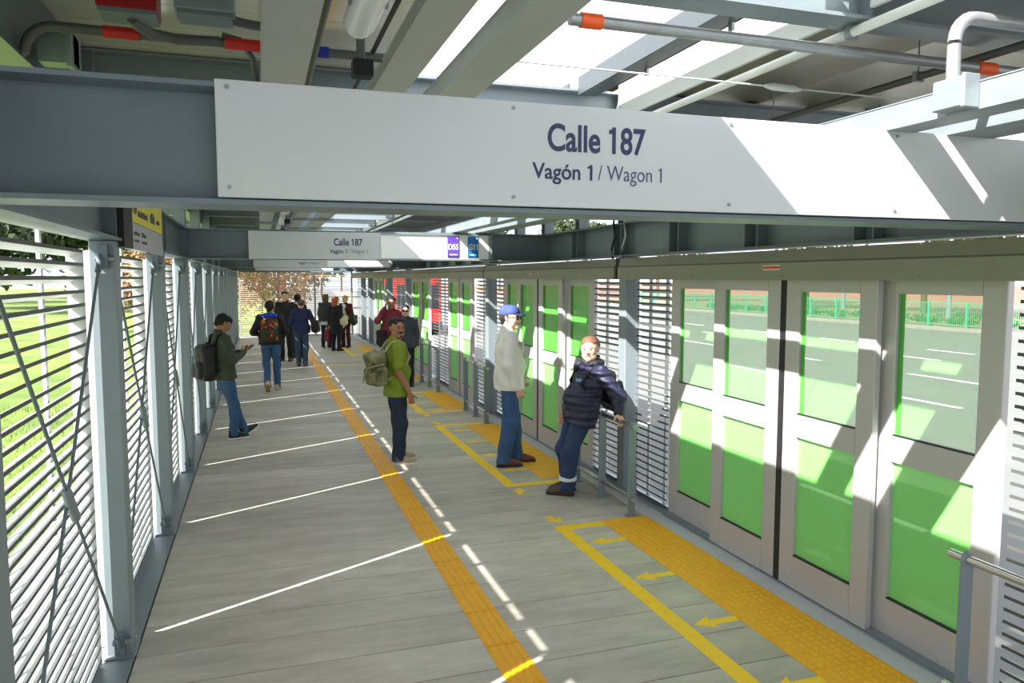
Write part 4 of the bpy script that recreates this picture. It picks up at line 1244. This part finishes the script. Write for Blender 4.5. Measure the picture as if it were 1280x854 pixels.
# ---- man in the green polo with a camouflage pack
CAMO = mat('camouflage_cloth', (70, 72, 44), 0.85, 0, 0.5, 9.0, 0.2, 40, rgb2=(150, 146, 104))
o = dict(skin=SK_BROWN, top=mat('polo_green', (122, 138, 34), 0.85, 0, 0.08, 6, 0.1, 150), sleeve='short', hem=0.80, belly=0.012, bulk=0.012, pants=JEAN_D, shoe=mat('suede_beige', (176, 156, 128), 0.8), sole=SOLEW,
         hair='short', hair_m=H_BLACK, look=(-74, 0), moustache=True, top_name='polo_shirt', collar=0.02, leg=1.16)
A, jA, fA, hA = person('man in a green polo shirt and dark jeans wearing a camouflage backpack', (1.44, 8.52, 0), -84, 1.65, o,
    dict(wrR=(0.225, 0.10, 0.84), elR=(0.235, -0.03, 1.09), handR=(-0.1, 0.2, -1), curlR=0.5, elL=(-0.225, 0.0, 1.10), wrL=(-0.2, 0.12, 0.86), anL=(-0.09, 0.06, 0.085), knL=(-0.095, 0.05, 0.49), footL=(12, 0), footR=(-14, 0)), vox=0.008)
put_col = SDF(0.012)
for a in range(10):
    t0, t1 = [math.radians(-150 + 300 * (a + q) / 10 + 90) for q in (0, 1)]
    n0 = jA['neck'] + np.array((0.066 * math.cos(t0), 0.066 * math.sin(t0) + 0.005, 0.012)) * fA; n1 = jA['neck'] + np.array((0.066 * math.cos(t1), 0.066 * math.sin(t1) + 0.005, 0.012)) * fA
    put_col.cone(n0, n1, 0.014 * fA)
sdf_obj('collar', put_col, 0.006, MATS['polo_green'], A)
bp, at = backpack('camouflage backpack on the back of the man in green', A, jA, fA, CAMO, mat('webbing_khaki', (160, 152, 112), 0.85), w=0.165, h=0.20, d=0.09, drop=0.10, tilt=-8, off=0.125)
sdf_obj('side_pocket', SDF(0.02).box(at((0.165, 0, -0.07)), np.array((0.02, 0.04, 0.07)) * fA, 0.03), 0.009, CAMO, bp, fold=0.003)
for zz in (0.06, -0.02):
    s_ = bpy.data.objects.new('compression_strap', mesh('compression_strap', MB().tube([at((0.172, 0.05, zz)), at((0.178, -0.05, zz)), at((0.12, -0.115, zz - 0.02)), at((0.0, -0.13, zz - 0.03))], 0.008, 6), MATS['webbing_khaki'], smooth=True)); COL.objects.link(s_); s_.parent = bp
s_ = bpy.data.objects.new('loose_strap', mesh('loose_strap', MB().tube([at((0.05, -0.12, 0.02)), at((0.05, -0.17, -0.05)), at((0.04, -0.19, -0.13))], 0.009, 6), MATS['webbing_khaki'], smooth=True)); COL.objects.link(s_); s_.parent = bp

# ---- man in the white shirt and blue cap
o = dict(skin=SK_LIGHT, top=mat('shirt_white', (232, 228, 220), 0.85, 0, 0.04, 6, 0.1, 150), sleeve='long', hem=0.83, belly=0.02, bulk=0.026, pants=JEAN, shoe=mat('leather_brown', (104, 56, 42), 0.5, 0, 0.15, 12), sole=SOLEB,
         hair='short', hair_m=H_GREY, look=(-34, 2), glasses=True, cap=mat('cap_blue', (58, 72, 128), 0.8), brim=mat('brim_navy', (32, 40, 78), 0.8), top_name='shirt', collar=0.025, leg=1.2, fold=0.005)
B, jB, fB, hB = person('man in a white shirt, blue jeans, blue cap and sunglasses', (2.62, 8.02, 0), -98, 1.78, o,
    dict(wrR=(0.245, 0.05, 0.87), elR=(0.235, -0.03, 1.11), wrL=(-0.22, 0.16, 0.92), elL=(-0.225, 0.02, 1.12), curlR=0.6, curlL=0.6, anR=(0.09, -0.08, 0.085), knR=(0.095, 0.0, 0.49), anL=(-0.1, 0.1, 0.085), knL=(-0.095, 0.06, 0.49), footR=(2, 0), footL=(-4, 0)), vox=0.008)
col = SDF(0.012)
for a in range(10):
    t0, t1 = [math.radians(-150 + 300 * (a + q) / 10 + 90) for q in (0, 1)]
    col.cone(jB['neck'] + np.array((0.068 * math.cos(t0), 0.068 * math.sin(t0), 0.018)) * fB, jB['neck'] + np.array((0.068 * math.cos(t1), 0.068 * math.sin(t1), 0.018)) * fB, 0.015 * fB)
sdf_obj('collar', col, 0.006, MATS['shirt_white'], B)
sdf_obj('chest_pocket', SDF(0.01).box(jB['chest'] + np.array((0.085, 0.132, 0.04)) * fB, (0.045, 0.004, 0.05), 0.006), 0.007, MATS['shirt_white'], B)
sl = thing('shoulder_bag', 'black sling bag on the far shoulder of the man in white', 'bag', B.location)
sl.rotation_euler = B.rotation_euler
s_ = bpy.data.objects.new('strap', mesh('strap', MB().tube([(-0.12, -0.11, 1.36), (-0.13, -0.02, 1.53), (-0.12, 0.09, 1.48), (-0.15, 0.16, 1.33), (-0.23, 0.15, 1.10)], 0.018, 8), BLK2, smooth=True)); COL.objects.link(s_); s_.parent = sl
sdf_obj('bag_body', SDF(0.02).box((-0.27, 0.16, 1.0), (0.03, 0.05, 0.08), 0.02), 0.008, BLK2, sl)

# ---- man in the navy jacket leaning on the handrail
def quilt(name, rgb, sc):
    m = mat(name, rgb, 0.5, 0, 0.12, 8)
    nt = m.node_tree; bs = nt.nodes['Principled BSDF']
    tc = nt.nodes.new('ShaderNodeTexCoord'); wv = nt.nodes.new('ShaderNodeTexWave'); wv.bands_direction = 'Z'
    wv.inputs['Scale'].default_value = sc; wv.inputs['Distortion'].default_value = 1.2; wv.inputs['Detail'].default_value = 1
    bpn = nt.nodes.new('ShaderNodeBump'); bpn.inputs['Strength'].default_value = 0.7; bpn.inputs['Distance'].default_value = 0.02
    nt.links.new(tc.outputs['Object'], wv.inputs['Vector']); nt.links.new(wv.outputs['Fac'], bpn.inputs['Height']); nt.links.new(bpn.outputs['Normal'], bs.inputs['Normal'])
    return m
NV = quilt('quilted_navy', (36, 36, 62), 4.5)
o = dict(skin=SK_LIGHT, top=NV, sleeve='long', hem=0.735, belly=0.045, bulk=0.022, pants=mat('work_trousers_navy', (42, 60, 94), 0.85, 0, 0.15, 8, 0.1, 120), shoe=mat('boot_brown', (78, 56, 42), 0.6, 0, 0.2, 14), sole=SOLEB, boot=True,
         hair='short', hair_m=mat('hair_light_brown', (112, 78, 56), 0.5, 0, 0.3, 60), look=(52, 2), top_name='jacket', collar=0.045, leg=1.18, fold=0.004, ff=60)
NX, NY = 2.74, 6.66
def LN(x, y, z): return ((y - NY), -(x - NX), z)      # world point to this man's own frame (he faces -X)
fN = 1.66 / 1.70
def LNs(x, y, z):
    v = LN(x, y, z); return tuple(q / fN for q in v)
C, jC, fC, hC = person('man in a navy quilted jacket leaning back on the handrail', (NX, NY, 0), 90, 1.66, o,
    dict(pelvis=LNs(2.90, 6.63, 0.83), chest=LNs(2.955, 6.60, 1.10), neck=LNs(2.985, 6.58, 1.265), head=LNs(2.955, 6.565, 1.425),
         shL=LNs(3.01, 6.42, 1.21), shR=LNs(2.95, 6.76, 1.215), elL=LNs(3.13, 6.30, 1.0), wrL=LNs(3.09, 6.215, 0.865), elR=LNs(2.98, 6.90, 0.97), wrR=LNs(2.86, 6.90, 0.78),
         hipR=LNs(2.88, 6.71, 0.80), hipL=LNs(2.88, 6.54, 0.80), knL=LNs(2.775, 6.61, 0.44), anL=LNs(2.775, 6.68, 0.085), knR=LNs(2.79, 6.79, 0.43), anR=LNs(2.86, 6.84, 0.085),
         handL=(-0.35, 0.0, -0.35), palmL=(0.2, 0.3, -1), curlL=0.75, footL=(-36, 0), footR=(-10, 0)), vox=0.008)
st = MB()
q_ = jC['anL'] + (jC['knL'] - jC['anL']) * 0.27
put_b = SDF(0.01).cone(q_ + np.array((0, 0, -0.02)), q_ + np.array((0, 0, 0.02)), 0.087, 0.087).plane((0, 0, 0.2), (0, 0, 1)).plane((0, 0, 0.155), (0, 0, -1))
sdf_obj('reflective_band', put_b, 0.006, mat('reflective_silver', (222, 226, 230), 0.35), C)
hd_ = SDF(0.02)
for a in range(8):
    t0, t1 = [math.radians(150 + 240 * (a + q) / 8) for q in (0, 1)]
    hd_.cone(jC['neck'] + np.array((0.085 * math.cos(t0), 0.085 * math.sin(t0), 0.03)), jC['neck'] + np.array((0.085 * math.cos(t1), 0.085 * math.sin(t1), 0.03)), 0.03)
sdf_obj('hood', hd_, 0.008, mat('hood_black', (24, 24, 34), 0.7), C)
zp = bpy.data.objects.new('zip', mesh('zip', MB().tube([jC['neck'] + np.array((0, 0.085, -0.01)), jC['chest'] + np.array((0.0, 0.155, 0.0)), jC['pelvis'] + np.array((0, 0.195, 0.06)), jC['pelvis'] + np.array((0, 0.17, -0.09))], 0.007, 6), BLK2, smooth=True)); COL.objects.link(zp); zp.parent = C
lg = bpy.data.objects.new('chest_logo', mesh('chest_logo', MB().box(-0.035, 0.035, -0.004, 0.004, -0.016, 0.016), mat('logo_pale_blue', (110, 150, 190), 0.6))); COL.objects.link(lg); lg.parent = C; lg.location = jC['chest'] + np.array((-0.085, 0.135, 0.045)); lg.rotation_euler = (0.1, 0, 0.5); lg['label'] = 'pale blue chest logo'
backpack('black backpack behind the man in the navy jacket', C, jC, fC, BLK2, BLK, w=0.14, h=0.2, d=0.06, drop=0.06, tilt=14, off=0.135, strap=BLK2)

# ---- man reading his phone against the left wall
o = dict(skin=SK_BROWN, top=mat('jacket_olive', (62, 68, 52), 0.8, 0, 0.15, 8), sleeve='long', hem=0.82, bulk=0.014, pants=JEAN, shoe=BLK2, sole=SOLEW, hair='short', hair_m=H_BLACK, look=(-4, 38), top_name='jacket', collar=0.02, leg=0.95)
D, jD, fD, hD = person('man in an olive jacket looking at his phone, leaning on the left wall', (-0.40, 10.50, 0), -64, 1.66, o,
    dict(pelvis=(0, -0.08, 0.90), chest=(0, -0.11, 1.21), neck=(0, -0.13, 1.39), head=(0, -0.07, 1.545), shR=(0.17, -0.12, 1.345), shL=(-0.17, -0.12, 1.345),
         elR=(0.225, -0.05, 1.08), elL=(-0.22, -0.05, 1.08), wrR=(0.09, 0.16, 1.15), wrL=(-0.06, 0.17, 1.14), handR=(-0.4, 0.6, 0.25), handL=(0.3, 0.7, 0.25), palmR=(-0.5, -0.2, 0.8), palmL=(0.5, -0.2, 0.8), curlR=0.55, curlL=0.55,
         hipR=(0.088, -0.08, 0.87), hipL=(-0.088, -0.08, 0.87), knR=(0.07, 0.02, 0.47), knL=(-0.05, 0.06, 0.47), anR=(0.07, 0.0, 0.085), anL=(0.02, 0.17, 0.105), footR=(-4, 0), footL=(10, 24)), vox=0.009)
backpack('black backpack of the man reading his phone', D, jD, fD, BLK2, BLK, w=0.165, h=0.24, d=0.08, drop=0.15, tilt=4, off=0.118)
ph = put('phone', MB().box(-0.04, 0.04, -0.075, 0.075, -0.005, 0.005), BLACKG, bevel=0.003, org=(0, 0, 0), label='dark phone held by the man leaning on the left wall', cat='phone')
ph.location = D.location + Matrix.Rotation(D.rotation_euler.z, 3, 'Z') @ Vector((0.02, 0.265, 1.175)); ph.rotation_euler = (math.radians(35), 0, D.rotation_euler.z)

# ---- walker with the colourful backpack
o = dict(skin=SK_BROWN, top=mat('hoodie_black', (28, 28, 34), 0.8, 0, 0.2, 8), sleeve='long', hem=0.88, bulk=0.018, pants=JEAN, shoe=mat('trainer_tan', (196, 178, 150), 0.7), sole=mat('sole_gum', (176, 138, 92), 0.7), hair='short', hair_m=H_BLACK, look=(-8, 0), top_name='hoodie', leg=0.98)
E_, jE, fE, hE = person('person walking away in a black hoodie with a colourful backpack', (0.17, 14.75, 0), -4, 1.68, o,
    dict(elL=(-0.30, -0.02, 1.12), wrL=(-0.22, 0.2, 1.06), elR=(0.27, 0.0, 1.12), wrR=(0.2, 0.2, 1.08), anL=(-0.06, -0.17, 0.15), knL=(-0.085, 0.04, 0.5), footL=(0, -52), anR=(0.1, 0.1, 0.085), knR=(0.098, 0.07, 0.49)), vox=0.01)
sdf_obj('hood', SDF(0.02).cone(jE['neck'] + np.array((-0.08, -0.06, 0.0)), jE['neck'] + np.array((0.08, -0.06, 0.0)), 0.055).cone(jE['neck'] + np.array((0, -0.08, -0.02)), jE['neck'] + np.array((0, -0.1, -0.09)), 0.06, 0.04), 0.01, mat('hood_blue', (24, 70, 190), 0.7), E_)
def patches(name):
    m = bpy.data.materials.new(name); m.use_nodes = True; nt = m.node_tree; bs = nt.nodes['Principled BSDF']; bs.inputs['Roughness'].default_value = 0.8
    tc = nt.nodes.new('ShaderNodeTexCoord'); n_ = nt.nodes.new('ShaderNodeTexNoise'); n_.inputs['Scale'].default_value = 9; n_.inputs['Detail'].default_value = 2; rp = nt.nodes.new('ShaderNodeValToRGB')
    cols = [(0.2, (20, 22, 20)), (0.42, (26, 70, 40)), (0.5, (24, 24, 26)), (0.56, (150, 34, 30)), (0.62, (30, 26, 26)), (0.68, (190, 150, 40)), (0.74, (120, 30, 60))]
    rp.color_ramp.elements[0].position = 0; rp.color_ramp.elements[0].color = (*lin((18, 18, 20)), 1)
    for p_, c_ in cols:
        el = rp.color_ramp.elements.new(p_); el.color = (*lin(c_), 1)
    nt.links.new(tc.outputs['Object'], n_.inputs['Vector']); nt.links.new(n_.outputs['Fac'], rp.inputs['Fac']); nt.links.new(rp.outputs['Color'], bs.inputs['Base Color'])
    MATS[name] = m
    return m
backpack('red, green and black patterned backpack of the walker in jeans', E_, jE, fE, patches('patterned_cloth'), BLK, w=0.15, h=0.23, d=0.07, drop=0.06, off=0.125)

# ---- dark-clothed man turned to the camera, and the man beside him
o = dict(skin=SK_LIGHT, top=BLK, sleeve='long', hem=0.74, bulk=0.016, pants=BLK, shoe=mat('shoe_maroon', (110, 40, 40), 0.6), sole=SOLEB, hair='short', hair_m=H_BLACK, look=(18, 0), top_name='jacket', collar=0.03)
F_, jF, fF, hF = person('tall man in black facing the camera behind the backpack walker', (0.60, 20.0, 0), 160, 1.76, o, dict(wrR=(0.2, 0.14, 0.92), elR=(0.23, 0.0, 1.12)), vox=0.011)
o = dict(skin=SK_TAN, top=BLK2, sleeve='long', hem=0.78, bulk=0.012, pants=BLK, shoe=BLK2, sole=SOLEB, hair='short', hair_m=H_BLACK, look=(0, 0), top_name='jacket', collar=0.02)
G_, jG, fG, hG = person('man in a black suit seen from behind beside the tall man', (0.93, 20.6, 0), -20, 1.68, o, dict(wrL=(-0.18, 0.16, 1.0), elL=(-0.23, -0.02, 1.12)), vox=0.011)
sdf_obj('shirt_collar', SDF(0.01).cone(jG['neck'] + np.array((0, 0, 0.0)), jG['neck'] + np.array((0, 0, 0.045)), 0.064, 0.06), 0.01, WHITE, G_)

# ---- woman in the navy sweater
o = dict(skin=SK_LIGHT, fem=True, top=mat('sweater_navy', (34, 42, 84), 0.85, 0, 0.12, 8), sleeve='long', hem=0.84, bulk=0.018, pants=JEAN_M, shoe=mat('shoe_grey', (104, 96, 88), 0.7), sole=SOLEB, hair='bun', hair_m=H_BROWN, look=(4, 0), top_name='sweater', leg=1.0)
Hh, jH, fH, hH = person('woman in a navy sweater walking away with a black handbag', (0.92, 18.7, 0), -8, 1.60, o,
    dict(elR=(0.3, -0.05, 1.13), wrR=(0.27, 0.12, 1.05), elL=(-0.25, 0.0, 1.1), wrL=(-0.2, 0.14, 1.0), anR=(0.08, -0.05, 0.085), anL=(-0.08, 0.08, 0.085)), vox=0.01)
def handbag(label, proot, c, hx, hy, hz, m, sh, group='handbags'):
    r = thing('handbag', label, 'handbag', proot.location, group); r.rotation_euler = proot.rotation_euler
    sdf_obj('bag_body', SDF(0.02).box(c, (hx, hy, hz), 0.025).cone((c[0], c[1], c[2] - hz * 0.5), (c[0], c[1], c[2] - hz), max(hx, hy) * 0.9), 0.01, m, r, fold=0.003)
    c = np.array(c)
    ob = bpy.data.objects.new('strap', mesh('strap', MB().tube([c + np.array((0, -hy, hz)), np.array(sh) + np.array((0, -0.06, -0.02)), np.array(sh), np.array(sh) + np.array((0, 0.06, -0.02)), c + np.array((0, hy, hz))], 0.011, 6), m, smooth=True)); COL.objects.link(ob); ob.parent = r
    return r
handbag('black handbag under the arm of the woman in navy', Hh, (0.33, 0.02, 0.98), 0.05, 0.12, 0.09, BLK2, (0.19, -0.01, 1.365))

# ---- three women talking
o = dict(skin=SK_LIGHT, fem=True, top=mat('vest_black', (30, 32, 38), 0.6, 0, 0.2, 8), sleeve='none', sleeve_m=mat('blouse_grey', (70, 74, 84), 0.85), hem=0.86, bulk=0.028, pants=BLK, shoe=BLK2, sole=SOLEW, hair='long', hair_m=H_BROWN, look=(-10, 0), top_name='vest', leg=0.9, face=False, fold=0.006, ff=70)
I_, jI, fI, hI = person('woman in a black padded vest with long brown hair', (1.86, 23.3, 0), -30, 1.62, o, None, vox=0.011)
sdf_obj('shirt_hem', SDF(0.02).cone((0, 0, 0.80), (0, 0, 0.68), 0.118, 0.125, sc=(0.74, 1, 1)).plane((0, 0, 0.70), (0, 0, -1)), 0.011, mat('shirt_pale_blue', (176, 192, 210), 0.85), I_)
o = dict(skin=SK_LIGHT, fem=True, top=mat('coat_black', (22, 22, 28), 0.85, 0, 0.2, 8), sleeve='long', hem=0.55, coat=True, bulk=0.014, pants=mat('trousers_dark_navy', (34, 30, 48), 0.85), shoe=BLK2, sole=SOLEB, hair='long', hair_m=H_RED, look=(-30, 0), top_name='coat', face=False)
J_, jJ, fJ, hJ = person('red-haired woman in a long black coat', (2.06, 22.3, 0), -40, 1.56, o, dict(wrL=(-0.26, 0.0, 0.82), curlL=0.8), vox=0.011)
handbag('maroon bag held low by the red-haired woman', J_, (-0.27, 0.03, 0.46), 0.06, 0.1, 0.14, mat('bag_maroon', (120, 20, 46), 0.6), (-0.25, 0.02, 0.74))
handbag('cream shoulder bag across the red-haired woman', J_, (0.23, 0.06, 0.9), 0.04, 0.1, 0.1, mat('bag_cream', (206, 192, 170), 0.7), (0.15, 0.0, 1.30))
o = dict(skin=SK_LIGHT, fem=True, top=mat('blazer_burgundy', (84, 22, 38), 0.8, 0, 0.15, 8), sleeve='long', hem=0.78, bulk=0.012, pants=mat('trousers_burgundy', (70, 18, 32), 0.8, 0, 0.15, 8), shoe=BLK2, sole=SOLEB, hair='bob', hair_m=H_BLOND, look=(10, 0), top_name='blazer')
K_, jK, fK, hK = person('blond woman in a burgundy suit and white blouse', (2.45, 23.4, 0), 140, 1.57, o, dict(wrL=(-0.22, 0.14, 0.98), elL=(-0.26, 0.0, 1.08)), vox=0.011)
sdf_obj('blouse', SDF(0.03).cone(jK['chest'] + np.array((0, 0.075, 0.12)), jK['pelvis'] + np.array((0, 0.075, 0.02)), 0.058, 0.066, sc=(0.9, 1, 1)), 0.011, WHITE, K_)
sdf_obj('scarf', SDF(0.02).cone((-0.05, 0.13, 1.12), (-0.1, 0.13, 0.74), 0.035, 0.05), 0.011, mat('scarf_beige', (196, 178, 152), 0.85), K_, fold=0.003)
handbag('black handbag on the arm of the blond woman', K_, (-0.30, 0.02, 0.86), 0.05, 0.1, 0.1, BLK2, (-0.25, 0.03, 1.02))

# ---- two people behind the man in green
o = dict(skin=SK_BROWN, top=mat('jacket_maroon', (132, 42, 58), 0.75, 0, 0.15, 8), sleeve='long', hem=0.78, bulk=0.018, pants=BLK, shoe=BLK2, sole=SOLEB, hair='short', hair_m=H_BLACK, look=(0, 6), top_name='jacket', collar=0.03)
L_, jL, fL, hL = person('man in a maroon jacket raising a hand to his ear', (2.55, 15.5, 0), 165, 1.72, o,
    dict(elR=(0.27, 0.12, 1.22), wrR=(0.125, 0.10, 1.47), handR=(-0.25, -0.05, 1), palmR=(-1, -0.2, 0), curlR=0.5), vox=0.01)
o = dict(skin=SK_LIGHT, fem=True, top=mat('jacket_charcoal', (58, 58, 70), 0.75, 0, 0.15, 8), sleeve='long', hem=0.8, bulk=0.014, pants=BLK, shoe=BLK2, sole=SOLEB, hair='bun', hair_m=H_BLACK, look=(0, 4), glasses=True, top_name='jacket', collar=0.03)
M_, jM, fM, hM = person('woman in sunglasses and a charcoal jacket behind the man in green', (2.67, 14.6, 0), 165, 1.58, o, None, vox=0.01)
handbag('black bag carried by the man in maroon', L_, (0.2, 0.12, 0.9), 0.07, 0.1, 0.12, BLK2, (0.2, 0.02, 1.15))
